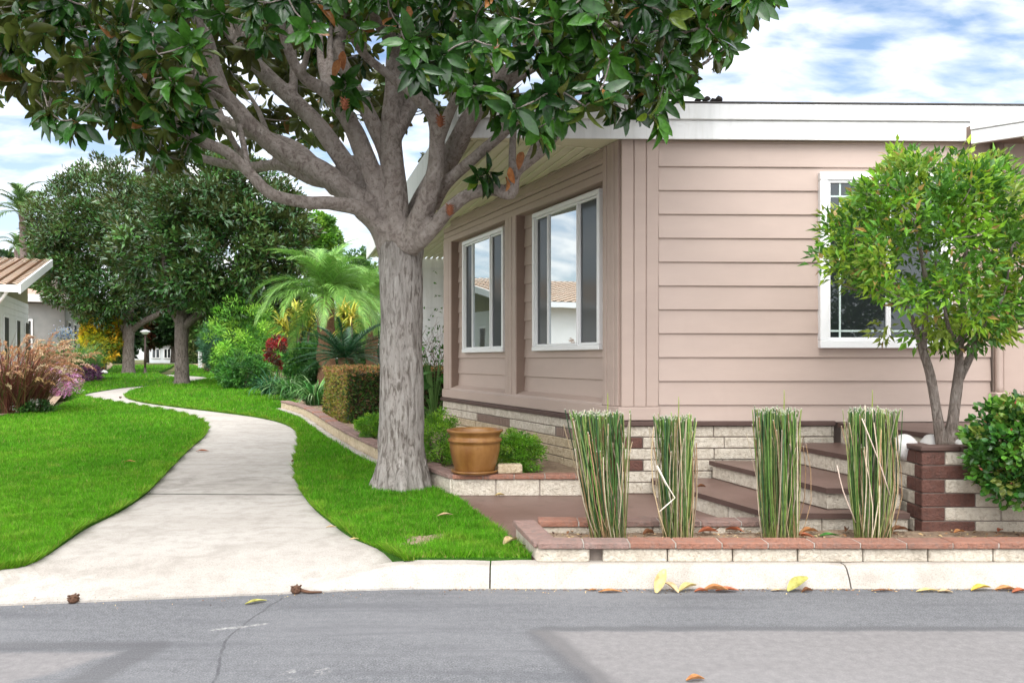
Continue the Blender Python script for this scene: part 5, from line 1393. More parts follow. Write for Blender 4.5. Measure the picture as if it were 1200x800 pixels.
# ------------------------------------------------------------------ left side: houses, grasses, flowers
def tile_mat():
    t = NT('clay_tiles'); f = t.noise(5, 4); g = t.noise(1.2, 5)
    col = t.ramp(f, [(.3, (.64, .43, .30)), (.7, (.78, .60, .46))]); col = t.mix(t.ramp(g, [(.4, 0.0), (.7, .5)]), col, (.76, .66, .55))
    t.pbr(col, .85, t.bump(f, .3, .02), .2); return t.m
M['tile'] = tile_mat(); M['tile2'] = simple('pink_shingles', (.45, .27, .21), (.55, .36, .29), 6, .9)
M['wall_w'] = simple('white_siding', (.70, .70, .68), (.78, .78, .77), 2, .5); M['wall_g'] = simple('grey_siding', (.22, .23, .22), (.28, .28, .27), 2, .6)
E = Vector((-14.9, 24.0, 0)); rd_ = Vector((-.917, -.40, 0)).normalized(); g_ = ld
lh = thing('tile_roof_house', 'white house with peach tiled gable roof at the left edge', 'house', tuple(E), 'houses on the left side')
RL = 7.9; EZ, RDZ = 3.62, 5.25
mb = MB()       # tiled slope: rows of overlapping tiles; far slope too
rows = 22
for side in (0,):
    for i in range(rows):
        u0, u1 = i / rows, (i + 1) / rows
        def pt(u, w_, dz): 
            s = RL * u if side == 0 else 2 * RL - RL * u
            return E + g_ * s + rd_ * w_ + UP * (EZ + (RDZ - EZ) * u + dz)
        W0, W1 = -.25, 15; nc = 44
        for j in range(nc):
            a, b_ = W0 + (W1 - W0) * j / nc, W0 + (W1 - W0) * (j + 1) / nc; m_ = (a + b_) / 2
            vs = [pt(u0, a, .05), pt(u0, m_, .11), pt(u0, b_, .05), pt(u1 + .01, a, .0), pt(u1 + .01, m_, .06), pt(u1 + .01, b_, .0)]
            mb.add(vs, [(0, 1, 4, 3), (1, 2, 5, 4)] if side else [(3, 4, 1, 0), (4, 5, 2, 1)], 0)
A = [E + g_ * s + rd_ * w_ + UP * z for w_ in (-.24, 14.9) for s, z in ((0, EZ - .06), (RL, RDZ - .06))]
mb.add(A, [(0, 1, 3, 2)], 1)
rf1 = mb.build('roof', [M['tile'], M['soffit']], lh)
mb = MB()
for s0_, s1_, z0, z1 in ((-.05, RL, EZ, RDZ),):
    A = [E + g_ * s + rd_ * w_ + UP * z for w_ in (-.31, -.25) for s, z in ((s0_, z0 - .22), (s1_, z1 - .22), (s1_, z1 + .06), (s0_, z0 + .06))]
    mb.add(A, [(3, 2, 1, 0), (4, 5, 6, 7), (0, 1, 5, 4), (2, 3, 7, 6), (1, 2, 6, 5), (3, 0, 4, 7)], 0)
obox(mb, E, rd_, g_, (-.25, 14.9), (-.12, -.02), (EZ - .18, EZ + .03)); mb.build('fascia', M['vinyl'], rf1)
wo = E + rd_ * .55 + g_ * .5
mb = MB(); obox(mb, wo, g_, rd_, (0, RL - .3), (0, 13), (.2, EZ - .05))
A = [wo + rd_ * w_ + g_ * s + UP * z for w_ in (0, 13) for s, z in ((0, EZ - .05), (RL - .3, EZ - .05), (RL - .3, RDZ - .1))] ; mb.add(A, [(0, 1, 2), (5, 4, 3), (1, 4, 5, 2)], 1)
for k in range(15): obox(mb, wo, g_, rd_, (0, RL - .3), (-.016, 0), (.45 + .21 * k, .62 + .21 * k))
mb.build('wall', [M['wall_w'], simple('olive_gable', (.20, .19, .08), (.25, .23, .10), 3, .6)], lh)
for (s_, w_) in ((.35, .75), (2.1, .9), (4.6, .8), (6.6, .9)):
    mb = MB(); obox(mb, wo, g_, rd_, (s_, s_ + w_), (-.05, -.018), (1.0, 2.9), .01); wdw = mb.build('window', M['vinyl'], lh)
    mb = MB(); obox(mb, wo, g_, rd_, (s_ + .07, s_ + w_ - .07), (-.056, -.049), (1.08, 2.82)); mb.build('pane', M['glass_dim'], wdw)
mb = MB(); q = E + UP * (EZ - .1); tube(mb, [q - g_ * .02, q + rd_ * .25 + g_ * .2 - UP * .35, q + rd_ * .5 + g_ * .42 - UP * .6, q + rd_ * .5 + g_ * .42 - UP * 3.1], [.05, .05, .05, .05], 8, 2)
mb.build('downpipe', M['vinyl'], lh)
# second house
H2 = Vector((P(76, 345, 44).x, 44, 0)); h2 = thing('grey_house', 'grey house with pinkish low roof behind the tile roofed house', 'house', tuple(H2), 'houses on the left side')
mb = MB(); obox(mb, H2, g_, rd_, (0, 9), (0, 12), (.4, 4.45)); mb.build('wall', M['wall_g'], h2)
mb = MB(); obox(mb, H2, g_, rd_, (-.5, 9.5), (-.5, 12), (4.5, 4.9), .02)
mb.build('fascia', M['vinyl'], h2)
mb = MB(); A = [H2 + g_ * s + rd_ * w_ + UP * z for s, w_, z in ((-.45, -.45, 4.9), (9.4, -.45, 4.9), (9.4, 12, 4.9), (-.45, 12, 4.9), (4.5, 3.5, 5.75), (4.5, 9, 5.75))]
mb.add(A, [(1, 0, 4), (2, 1, 4, 5), (3, 2, 5), (0, 3, 5, 4)], 0); mb.build('roof', M['tile2'], h2)
for s_ in (1.2, 4.5):
    mb = MB(); obox(mb, H2, g_, rd_, (s_, s_ + 1.5), (-.06, 0), (1.8, 3.6), .01); wdw = mb.build('window', M['vinyl'], h2)
    mb = MB(); obox(mb, H2, g_, rd_, (s_ + .1, s_ + 1.4), (-.068, -.058), (1.9, 3.5)); mb.build('pane', M['glass_dim'], wdw)
mb = MB(); obox(mb, H2, rd_, g_, (1.5, 3.2), (-.06, 0), (1.8, 3.6), .01); wdw = mb.build('window', M['vinyl'], h2)
mb = MB(); obox(mb, H2, rd_, g_, (1.6, 3.1), (-.068, -.058), (1.9, 3.5)); mb.build('pane', M['glass_dim'], wdw)
# far white house at the end of the lawn
def box_house(name, label, x0, x1, yt, yb, Yd, wallm, roofm, wins, ridge, group=None):
    a = P(x0, yb, Yd); b = P(x1, yt, Yd); t = thing(name, label, 'house', ((a.x + b.x) / 2, Yd, a.z), group)
    mb = MB(); o = Vector((a.x, Yd, 0)); L = b.x - a.x; obox(mb, o, xd, yd, (0, L), (0, 7), (a.z - .5, b.z)); mb.build('wall', wallm, t)
    mb = MB(); A = [o + Vector(q) for q in ((-.5, -.5, b.z), (L + .5, -.5, b.z), (L + .5, 7.5, b.z), (-.5, 7.5, b.z), (-.5, 3.5, b.z + ridge), (L + .5, 3.5, b.z + ridge))]
    mb.add(A, [(0, 1, 5, 4), (2, 3, 4, 5), (1, 2, 5), (3, 0, 4), (3, 2, 1, 0)], 0); mb.build('roof', roofm, t)
    for (wx0, wx1, wy0, wy1) in wins:
        p = P(wx0, wy1, Yd); q = P(wx1, wy0, Yd)
        mb = MB(); obox(mb, Vector((0, Yd, 0)), xd, yd, (p.x, q.x), (-.08, -.01), (p.z, q.z), .01); w_ = mb.build('window', M['vinyl'], t)
        mid = (p.x + q.x) / 2
        mb = MB(); obox(mb, Vector((0, Yd, 0)), xd, yd, (p.x + .1, mid - .05), (-.09, -.079), (p.z + .1, q.z - .1)); obox(mb, Vector((0, Yd, 0)), xd, yd, (mid + .05, q.x - .1), (-.09, -.079), (p.z + .1, q.z - .1)); mb.build('pane', M['glass_dim'], w_)
    return t
M['wall_b'] = simple('pale_blue_siding', (.62, .66, .68), (.70, .74, .76), 2, .6)
box_house('end_house', 'small pale house with paned windows at the far end of the lawn', 172, 216, 403, 426, 82, M['wall_b'], M['tile2'], ((178, 188, 408, 420), (192, 201, 408, 420)), .5, 'far houses')
box_house('shingle_house', 'tan house seen through the trees behind the bright green shrub', 268, 318, 348, 400, 62, simple('tan_siding', (.42, .30, .2), (.5, .37, .26), 2, .8), M['tile'], ((300, 312, 372, 390),), 1.4, 'far houses')
# lamp and white post
lb = ground(170, 437.3); lt = thing('path_lamp', 'slim dark path lamp with a white cap between the two far magnolias', 'lamp post', tuple(lb))
mb = MB(); tube(mb, [lb - UP * .05, lb + UP * 2.05], [.055, .05], 10, 1); lathe(mb, lb, [(.0, -.02), (.13, -.02), (.13, .03), (.07, .06), (.06, .3)], 12); mb.build('pole', simple('dark_brown_metal', (.05, .03, .025), (.07, .045, .035), 6, .5), lt)
mb = MB(); lathe(mb, lb + UP * 2.03, [(.05, 0), (.15, .03), (.17, .10), (.26, .12), (.25, .16), (.08, .25), (0, .26)], 14); mb.build('lamp_cap', M['vinyl'], lt)
wb = ground(234.5, 431); tpst = thing('white_post', 'short white post at the far right edge of the lawn', 'post', tuple(wb)); mb = MB()
obox(mb, wb, xd, yd, (-.1, .1), (-.1, .1), (-.05, 1.1), .015); obox(mb, wb, xd, yd, (-.13, .13), (-.13, .13), (1.1, 1.16), .02); mb.build('shaft', M['vinyl'], tpst)
# fountain grass
fg = Vector((P(8, 480, 17.6).x, 17.6, .30)); ft = thing('fountain_grass', 'large maroon fountain grass with tan plumes at the left edge', 'ornamental grass', tuple(fg))
n_ = 1500; an = rng.uniform(0, 6.28, n_); bb = np.array(fg) + np.stack([np.cos(an), np.sin(an) * .8, 0 * an], 1) * (.75 * rng.random(n_) ** .5)[:, None]
straps('blades', M['strap'], ft, bb, an + rng.normal(size=n_) * .5, rng.uniform(.9, 1.9, n_), .02, np.radians(rng.uniform(58, 88, n_)), np.radians(rng.uniform(20, 90, n_)), pick([(.20, .065, .055), (.26, .09, .07), (.14, .055, .045), (.30, .17, .09), (.13, .13, .04)], n_), 6, .9)
def plumes(nm, n, base, spread, L, plL, plW, cols, par, e=(45, 85), dr=(30, 90)):
    a = rng.uniform(0, 6.28, n); b0 = np.array(base) + np.stack([np.cos(a), np.sin(a) * .8, 0 * a], 1) * (spread * rng.random(n) ** .5)[:, None]
    E0 = np.radians(rng.uniform(*e, n)); Dr = np.radians(rng.uniform(*dr, n)); Ln = L * rng.uniform(.55, 1.15, n); az = a + rng.normal(size=n) * .4
    p = b0.copy(); h = np.stack([np.cos(az), np.sin(az), 0 * az], 1)
    for i in range(6):
        ee = E0 - Dr * ((i + .5) / 8) ** 1.3; d = h * np.cos(ee)[:, None] + np.array([0, 0, 1.]) * np.sin(ee)[:, None]; p = p + d * (Ln / 6)[:, None]
    # fuzzy head: many fine bristles along a drooping axis
    m = 46; u = np.linspace(0, 1, m); B = np.zeros((n, m, 3)); q = p.copy(); dd = d.copy(); k = 0
    for j in range(m):
        B[:, j] = q; q = q + dd * (plL / m); dd = nrmz(dd + np.array([0, 0, -.035]))
    rad = rdir(n * m).reshape(n, m, 3); D = rad + d[:, None] * .8
    W = plW * (np.sin(np.pi * (.08 + .9 * u)) ** .6)
    c = np.repeat(pick(cols, n), m, 0) * rng.uniform(.8, 1.2, (n * m, 1))
    leaf_cloud(nm, M['dry'], par, B.reshape(-1, 3), D.reshape(-1, 3), rdir(n * m), np.tile(W, n) * rng.uniform(.7, 1.2, n * m), .022, np.clip(c, 0, 1), 'quad')
plumes('plumes', 300, fg + Vector((-.1, -.15, 0)), .95, 1.42, .34, .06, [(.42, .23, .12), (.50, .31, .17), (.33, .16, .09), (.52, .37, .25)], ft, (62, 88), (10, 75))
FL = [(.55, .28, .45), (.48, .22, .38), (.62, .42, .55), (.20, .22, .10)]
b = ground(66, 464); shrub('flowering_mound', 'low mauve flowering mound at the foot of the fountain grass', 'flowers', b, b + UP * .4, (.62, .6, .5), 90, 30, .06, .035, FL, 'quad', .22, .7, 51, .2, .4, 'leaf', 4)
b = ground(26, 484); shrub('low_plant', 'low green plant with small white flowers below the fountain grass', 'plant', b, b + UP * .12, (.7, .4, .16), 60, 26, .06, .03, [(.05, .13, .03), (.07, .18, .03), (.03, .08, .02), (.55, .52, .5)], 'quad', .25, .7, 52, .2, .4, 'leaf', 3)
b = ground(88, 447); shrub('purple_plant', 'spreading dark purple plant beyond the mauve flowers', 'plant', b, b + UP * .25, (.95, 1.2, .32), 70, 26, .12, .05, [(.10, .03, .08), (.15, .05, .12), (.06, .03, .05), (.22, .16, .20)], 'quad', .22, .7, 53, .2, .4, 'leaf', 4)
b = ground(80, 445); gb = strap_plant('green_grass_bush', 'tall fine green grass bush in the left bed', 'ornamental grass', b, 1100, 2.1, .035, (55, 89), (40, 120), [(.13, .28, .06), (.09, .21, .05), (.19, .34, .08)], .75, 61)
yb_ = ground(120, 437); shrub('yellow_shrub', 'golden yellow leaved shrub beside the lower far magnolia', 'shrub', yb_, P(119, 394, yb_.y), (1.15, 1.1, 1.45), 170, 34, .20, .09, [(.62, .50, .03), (.50, .46, .03), (.30, .36, .03), (.60, .36, .03), (.12, .18, .03)], 'quad', .2, .5, 54, .3, .35, 'leaf', 6)
b = ground(101, 440); shrub('dark_bush', 'dark green bush between the grass bush and the orange pot', 'shrub', b, b + UP * .5, (.6, .6, .55), 50, 26, .14, .06, [(.03, .09, .02), (.05, .13, .03)], 'quad', .22, .6, 55, .2, .4, 'leaf', 3)
ob = ground(117, 436.5); op = thing('orange_pot', 'tall orange terracotta pot below the yellow shrub', 'plant pot', tuple(ob)); mb = MB()
lathe(mb, ob, [(0, 0), (.22, 0), (.30, .3), (.33, .6), (.30, .75), (.34, .80), (.34, .86), (.28, .86), (.26, .7)], 20); mb.build('body', simple('orange_terracotta', (.55, .16, .06), (.66, .24, .10), 4, .7), op)
for i, (px, py, r_, lab) in enumerate(((108, 440, .28, 'pale edging stone below the dark bush'), (118, 438.5, .25, 'pale edging stone in front of the orange pot'), (100, 443, .34, 'flat white edging stone beside the purple plant'))):
    b = ground(px, py); boulder('boulder', lab, b + UP * .1, r_, M['rock'], (1.3, .9, .55), 'pale edging stones on the left', 20 + i)
# blue and white flower head on a tall stalk
fb = ground(75, 449); ff = thing('tall_flower', 'blue and white flower heads standing above the green grass bush', 'flowers', tuple(fb)); c = P(75, 391, fb.y); mb = MB()
for k in range(9): tube(mb, [fb, (fb + c) / 2 + Vector((random.uniform(-.15, .15), random.uniform(-.1, .1), 0)), c + Vector((random.uniform(-.3, .3), random.uniform(-.2, .2), random.uniform(-.25, .2)))], [.012, .010, .006], 5, 2)
mb.build('stem', M['stem'], ff); n_ = 420
pt_ = np.array(c) + rng.normal(size=(n_, 3)) * np.array([.18, .14, .13]); pet = leaf_cloud('petals', M['leaf'], ff, pt_, rdir(n_), rdir(n_) + [0, -1, .3], .085, .045, pick([(.70, .72, .78), (.16, .30, .55), (.55, .66, .78), (.70, .60, .15)], n_, .1, [.5, .25, .2, .05]), 'quad')
sm_ = [o for o in ff.children if o.name.startswith('stem')][0]; join(sm_, pet); sm_.name = 'flower_stalks'
# trees that close the view
def bg_tree(name, label, px, base_y, Yd, cpx, cpy, rx, rz, n, per, L, W, cols, seed, group='background trees', tr_=.2, amp=.3):
    z0 = float(lawn_z(0, Yd)); b = P(px, base_y, Yd); b.z = z0; t = thing(name, label, 'tree', tuple(b), group); c = P(cpx, cpy, Yd); rx_ = rx * Yd / F; rz_ = rz * Yd / F
    mb = MB(); tube(mb, [b - UP * .1, b.lerp(c, .5), c + UP * rz_ * .3], [tr_, tr_ * .8, tr_ * .3], 9, 4, wob=.06)
    for k in range(5):
        a = k * 1.26; tube(mb, [b.lerp(c, .45), c + Vector((math.cos(a) * rx_ * .35, math.sin(a) * rx_ * .35, -rz_ * .2)), c + Vector((math.cos(a) * rx_ * .65, math.sin(a) * rx_ * .65, rz_ * .3))], [tr_ * .5, tr_ * .35, tr_ * .1], 6, 3)
    mb.build('trunk', M['bark_far'], t)
    clumpy_crown('crown', M['leaf'], t, c, (rx_, rx_ * .9, rz_), int(n * 1.5), int(per * 1.6), L * 1.1, W * 1.25, cols, 'quad', .2, .5, seed, amp, .3)
DK = [(.03, .075, .02), (.045, .11, .025), (.02, .05, .016)]; MG = [(.09, .20, .03), (.06, .15, .03), (.13, .26, .04)]; BR = [(.13, .30, .03), (.18, .36, .04), (.08, .2, .03)]
bg_tree('leafy_tree', 'bright green tree rising behind the feather palm', 378, 430, 52, 374, 290, 26, 46, 150, 34, .26, .13, BR, 81)
bg_tree('leafy_tree', 'dark green tree between the far magnolia and the feather palm', 318, 430, 44, 316, 352, 30, 44, 130, 34, .24, .11, DK, 82)
bg_tree('leafy_tree', 'mid green tree behind the second feather palm and the trunk', 412, 430, 46, 418, 345, 26, 48, 130, 34, .22, .1, MG, 83)
bg_tree('leafy_tree', 'green tree above the roofs at the far left', 55, 430, 62, 56, 308, 26, 48, 130, 34, .32, .15, MG, 84)
bg_tree('leafy_tree', 'low green tree behind the tile roof at the left edge', 4, 430, 70, 2, 318, 26, 22, 80, 34, .3, .15, DK, 85)
for i, (px, cy, rx, rz, cols, lab) in enumerate(((100, 392, 26, 36, MG, 'mid green tree behind the yellow shrub'), (140, 392, 24, 38, DK, 'dark tree behind the left far magnolia trunk'), (172, 380, 22, 24, [(.16, .06, .03), (.10, .08, .03), (.22, .10, .04)], 'reddish leaved tree behind the path lamp'), (203, 378, 26, 27, DK, 'dark tree above the pale end house'),
                                            (236, 392, 20, 38, [(.12, .2, .05), (.2, .24, .09), (.07, .13, .03)], 'pale willowy tree beside the white post'), (262, 380, 26, 44, DK, 'dark tree behind the weeping shrub'), (292, 372, 26, 44, MG, 'green tree behind the bright shrub'), (346, 376, 26, 40, DK, 'dark tree behind the yellow canes'))):
    bg_tree('garden_tree', lab, px, 428, 76 if 160 < px < 215 else 72, px, cy, rx, rz, 110, 32, .42, .2, cols, 90 + i, 'trees closing the far end', .25)
pf = [frond_mesh('tall_palm_frond', 2.7, 40, .6, .06, (35, 115), [(.08, .16, .04), (.06, .12, .035), (.11, .2, .05)], 55, .8, .03, 77)]
pf[0].name = 'frond'
for lab, px, py, Yd, s, n in (('tall feather palm leaning into the sky at the far left', 26, 252, 46, 1.0, 16), ('smaller palm behind the tile roof at the left edge', 20, 292, 52, .6, 12), ('feather palm beyond the tree at the left magnolia', 62, 262, 58, .9, 14)):
    b = P(px + 6, 430, Yd); b.z = float(lawn_z(0, Yd)); palm('tall_palm', lab, b, P(px, py, Yd), .17, pf, n, (-20, 75), M['bark_far'], 'tall palms beyond the left houses', int(px), s)

# ------------------------------------------------------------------ fallen leaves, pods
def fallen(label, p, L, W, cols, yaw, tilt=0.0, curl=1.0, name='fallen_leaf', cat='leaf', group='fallen leaves', roll=0.0):
    T = []; us = np.linspace(0, 1, 8); hw = np.sin(np.pi * (.06 + .9 * us)) ** .8
    for u, h in zip(us, hw):
        z = .10 * curl * math.sin(u * math.pi) + .10 * curl * (u - .5) ** 2
        for v in (-1, -.5, 0, .5, 1): T.append(((u - .5) * L, v * h * W / 2 * (1 - .25 * curl * abs(v)), L * (z * .6 + .22 * curl * h * v * v * W / L + .012 * math.sin(9 * u + 4 * v))))
    T = np.array(T); T[:, 2] -= T[:, 2].min()
    ct, st_ = math.cos(tilt), math.sin(tilt); T = np.stack([T[:, 0] * ct - T[:, 2] * st_, T[:, 1], T[:, 0] * st_ + T[:, 2] * ct], 1)
    cr, sr = math.cos(roll), math.sin(roll); T = np.stack([T[:, 0], T[:, 1] * cr - T[:, 2] * sr, T[:, 1] * sr + T[:, 2] * cr], 1)
    cy, sy = math.cos(yaw), math.sin(yaw); T = np.stack([T[:, 0] * cy - T[:, 1] * sy, T[:, 0] * sy + T[:, 1] * cy, T[:, 2]], 1); T[:, 2] -= T[:, 2].min() - .003
    f = [(i * 5 + k, i * 5 + k + 1, (i + 1) * 5 + k + 1, (i + 1) * 5 + k) for i in range(7) for k in range(4)]
    c = np.array(cols) * np.ones((len(T), 3)); c *= rng.uniform(.75, 1.2, (len(T), 1))
    o = npmesh(name, T + np.array(p), [np.array(f)], M['dry'], None, tuple(p), np.clip(c, 0, 1), True)
    return tag(o, label, cat, group)
OR, YL, TN, BN, OL, RD = (.42, .20, .08), (.55, .43, .19), (.48, .35, .20), (.20, .09, .045), (.36, .34, .10), (.36, .12, .06)
def gut(px, dy=.045): Yv = float(road_edge(0)) - dy; return Vector(((px - CX) / F * Yv, Yv, .002))
for lab, px, L, W, c, yaw, tilt, curl, roll in (
    ('tiny orange leaf at the kerb foot, leftmost in the gutter', 695, .06, .03, OR, .2, 0, 1, 0), ('slim orange leaf flat in the gutter below the left reed clump', 715, .15, .05, OR, .05, 0, .8, 0),
    ('pale yellow leaf standing upright against the kerb', 774, .16, .09, YL, 1.2, 1.0, 1, .3), ('pale tan leaf leaning beside the upright yellow leaf', 786, .12, .07, TN, 2.3, .35, 1.2, 0), ('yellow tan curled leaf in the middle of the gutter heap', 806, .14, .08, YL, .4, .2, 1.4, 0),
    ('small brown leaf under the middle of the gutter heap', 822, .09, .05, RD, .1, 0, 1.4, 0), ('orange brown leaf at the right of the gutter heap', 838, .16, .08, OR, -.2, .1, 1.5, 0), ('rusty leaf ending the gutter heap', 852, .14, .07, RD, -.1, .05, .9, 0),
    ('olive yellow leaf propped on the kerb in front of the steps', 935, .17, .10, OL, .5, .45, 1.0, .3), ('dark curled leaf beside the olive yellow leaf', 946, .08, .05, BN, .3, 0, 1.8, 0), ('tan fragment left of the olive yellow leaf', 912, .10, .03, TN, .1, 0, .6, 0),
    ('dark red shred of leaf right of the kerb joint', 1034, .14, .03, BN, .05, 0, .8, 0), ('yellowish slim leaf in the gutter below the tree planter', 1088, .16, .05, YL, .08, 0, .9, 0), ('small tan leaf in the gutter below the tree planter', 1108, .09, .05, TN, -.2, 0, 1, 0),
    ('bright golden leaf in the gutter below the round shrub', 1150, .14, .07, (.62, .40, .08), .15, .1, 1.2, 0), ('orange brown leaf in the gutter at the right edge', 1180, .14, .07, OR, -.1, 0, 1.2, 0), ('rusty leaf in the gutter touching the right frame edge', 1196, .12, .06, RD, .2, 0, 1.2, 0)):
    fallen(lab, gut(px, .03 + random.uniform(0, .05)), L, W, c, yaw, tilt, curl, roll=roll)
bz = lambda px, py, z=.19: P(px, py, (HC - z) * F / (py - HY))
for lab, px, py, L, W, c, yaw, curl in (
    ('brown curled leaf on the bed left of the middle reeds', 760, 626, .10, .07, BN, .5, 2), ('brown leaf at the left of the heap between the middle reed clumps', 830, 624, .15, .08, RD, .1, 1.6), ('dark brown leaf in the heap between the middle reed clumps', 845, 620, .16, .09, BN, .6, 1.5), ('rusty leaf at the right of the heap between the middle reed clumps', 860, 622, .13, .07, RD, -.5, 1.6),
    ('orange brown leaf right of the third reed clump', 948, 624, .15, .08, OR, .3, 1.5), ('red brown leaf tucked against the third reed clump', 942, 629, .14, .07, RD, -.4, 1.2), ('green leaf lying on the bed soil by the third reed clump', 972, 628, .15, .07, (.05, .16, .03), .15, .8), ('brown leaf near the left of the last reed clump', 992, 622, .09, .06, BN, 1, 2),
    ('brown leaf at the foot of the block planter corner', 1054, 622, .15, .08, BN, .2, 1.5), ('orange leaf on the soil below the block planter', 1124, 624, .10, .06, OR, .4, 1.3), ('small tan leaf on the soil near the round shrub', 1150, 618, .07, .05, TN, 1.2, 1.3), ('rusty leaf on the soil under the round shrub', 1172, 622, .09, .05, RD, .7, 1.3)):
    fallen(lab, bz(px, py), L, W, c, yaw, 0, curl)
for lab, q, L, W, c, yaw, curl in (
    ('tan leaf lying on the lawn right of the magnolia trunk', ground(522, 604, None, .05), .13, .06, TN, .4, 1), ('tan curled leaf at the left corner of the front planter', ground(598, 636, None, .03), .17, .10, TN, 1.0, 1.4), ('dark brown leaf beside the planter corner', ground(609, 641, None, .01), .10, .05, BN, .5, 1.5),
    ('pale leaf on the patio at the foot of the pot wall', P(586, 580.5, 7.76), .10, .06, YL, .3, 1.3), ('red brown leaf at the left edge of the path', gp(237, 529) + UP * .004, .17, .09, RD, .2, .8), ('dark leaf on the right path edge beside the lawn', gp(345, 541) + UP * .004, .12, .07, BN, 1.2, 1),
    ('dark leaf on the right path edge nearer the joint', gp(347, 560) + UP * .004, .11, .06, BN, .9, 1), ('yellow green leaf lying on the road below the apron', ground(300, 706, lambda X, Y: .003), .13, .05, OL, .6, .9), ('orange leaf fragment on the road at the bottom edge', ground(815, 797, lambda X, Y: .003), .09, .05, OR, .2, 1.5),
    ('small tan leaf on the lawn by the right path edge', ground(388, 618, None, .04), .08, .04, TN, .4, 1), ('small yellow leaf low on the right lawn near the kerb', ground(415, 632, None, .04), .07, .03, YL, .4, 1), ('tan leaf far down the left lawn', ground(152, 541, None, .05), .13, .05, OR, .1, 1), ('dark brown pod on the second porch step', P(822, 571, 7.0), .08, .05, BN, .2, 2)):
    fallen(lab, q, L, W, c, yaw, 0, curl)
for lab, q, st_l in (('brown seed pod on the road at the left of the apron', ground(86, 706, lambda X, Y: .0), 0), ('dark seed pod with a stalk on the road at the apron edge', ground(347, 695, lambda X, Y: .0), .1), ('dark seed pod on the far bend of the path', gp(141, 466.5), 0)):
    t = thing('seed_pod', lab, 'seed pod', tuple(q), 'fallen seed pods'); mb = MB(); r_ = .036
    lathe(mb, q, [(0, .0), (.024, .004), (.031, .018), (.029, .036), (.018, .047), (0, .050)], 10)
    for k in range(22):
        a = k * 2.4; z = .008 + .045 * k / 22; d = Vector((math.cos(a), math.sin(a), .2)); tube(mb, [q + UP * z * .85 + d * .024, q + UP * z * .85 + d * .034], [.007, .004], 4, 1)
    if st_l: tube(mb, [q + Vector((.03, 0, .02)), q + Vector((.09, -.01, .012)), q + Vector((.16, 0, .01))], [.012, .009, .006], 6, 2)
    mb.build('pod', simple('seed_pod_brown', (.07, .035, .02), (.12, .06, .035), 20, .9), t)

def flakes(nm, label, n, xs, yf, zf, cols, smin, smax, cat):
    X = rng.uniform(*xs, n); Y, Z = yf(X), None; Z = zf(X, Y)
    o = leaf_cloud(nm, M['dry'], None, np.stack([X, Y, Z + .004], 1), rdir(n) * [1, 1, .12], np.array([[0, 0, 1.0]]) + rng.normal(size=(n, 3)) * .25, rng.uniform(smin, smax, n), rng.uniform(smin, smax, n) * .5, pick(cols, n, .3), 'quad')
    tag(o, label, cat, kind='stuff')
LC = [(.30, .16, .07), (.18, .09, .05), (.45, .32, .17), (.10, .06, .04), (.52, .40, .2)]
flakes('gutter_litter', 'fine brown leaf crumbs and grit gathered along the kerb foot', 700, (-.4, 4.6), lambda X: road_edge(X) - .006 - rng.exponential(.022, len(X)), lambda X, Y: 0 * X, LC, .006, .024, 'litter')
flakes('bed_litter', 'dry leaf crumbs scattered over the front planter soil', 900, (.2, 4.4), lambda X: rng.uniform(5.44, 5.98, len(X)), lambda X, Y: .187 + 0 * X, LC, .01, .045, 'litter')
flakes('path_litter', 'tiny dry crumbs along the path and road edge', 260, (-3.4, .1), lambda X: road_edge(X) + rng.normal(size=len(X)) * .09, lambda X, Y: np.where(Y > road_edge(X), path_z(X, Y), 0), LC, .006, .018, 'litter')

# ------------------------------------------------------------------ camera, sky, sun
cam = bpy.data.cameras.new('camera'); co = bpy.data.objects.new('camera', cam); COL.objects.link(co); SC.camera = co
co.location = (0, 0, HC); co.rotation_euler = (math.pi / 2, 0, 0)
cam.sensor_width = 36; cam.lens = F / 1200 * 36; cam.shift_y = (HY - 400) / 1200; cam.clip_end = 3000; cam.clip_start = .05
w = bpy.data.worlds.new('World'); SC.world = w; w.use_nodes = True; nt = w.node_tree; nt.nodes.clear()
def N(t, **k):
    n = nt.nodes.new(t)
    for a, b in k.items(): setattr(n, a, b)
    return n
ELEV, AZ = math.radians(52), math.radians(187)       # the sun stands high behind the camera, a little to its left; azimuth clockwise from +Y
sky = N('ShaderNodeTexSky', sky_type='NISHITA', sun_disc=False, sun_elevation=ELEV, sun_rotation=AZ)
tc = N('ShaderNodeTexCoord'); sp_ = N('ShaderNodeSeparateXYZ'); nt.links.new(tc.outputs['Generated'], sp_.inputs[0])
def mt(op, a, b=None, clamp=False):
    m = N('ShaderNodeMath', operation=op, use_clamp=clamp)
    for i, v in enumerate((a, b)):
        if v is None: continue
        if isinstance(v, (int, float)): m.inputs[i].default_value = v
        else: nt.links.new(v, m.inputs[i])
    return m.outputs[0]
dz = mt('ADD', mt('MAXIMUM', sp_.outputs[2], 0.0), .26)
cx = mt('DIVIDE', sp_.outputs[0], dz); cy = mt('DIVIDE', sp_.outputs[1], dz)
cb = N('ShaderNodeCombineXYZ'); nt.links.new(cx, cb.inputs[0]); nt.links.new(cy, cb.inputs[1])
def nz(scale, det, rough, dist, st):
    mp = N('ShaderNodeMapping'); mp.inputs['Scale'].default_value = st; mp.inputs['Rotation'].default_value = (0, 0, -.75); nt.links.new(cb.outputs[0], mp.inputs[0])
    n = N('ShaderNodeTexNoise'); n.inputs['Scale'].default_value = scale; n.inputs['Detail'].default_value = det; n.inputs['Roughness'].default_value = rough; n.inputs['Distortion'].default_value = dist
    nt.links.new(mp.outputs[0], n.inputs[0]); return n.outputs['Fac']
c1 = nz(7.5, 6, .52, .2, (.8, 1.5, 1)); c2 = nz(1.6, 4, .5, 0, (1, 1, 1))
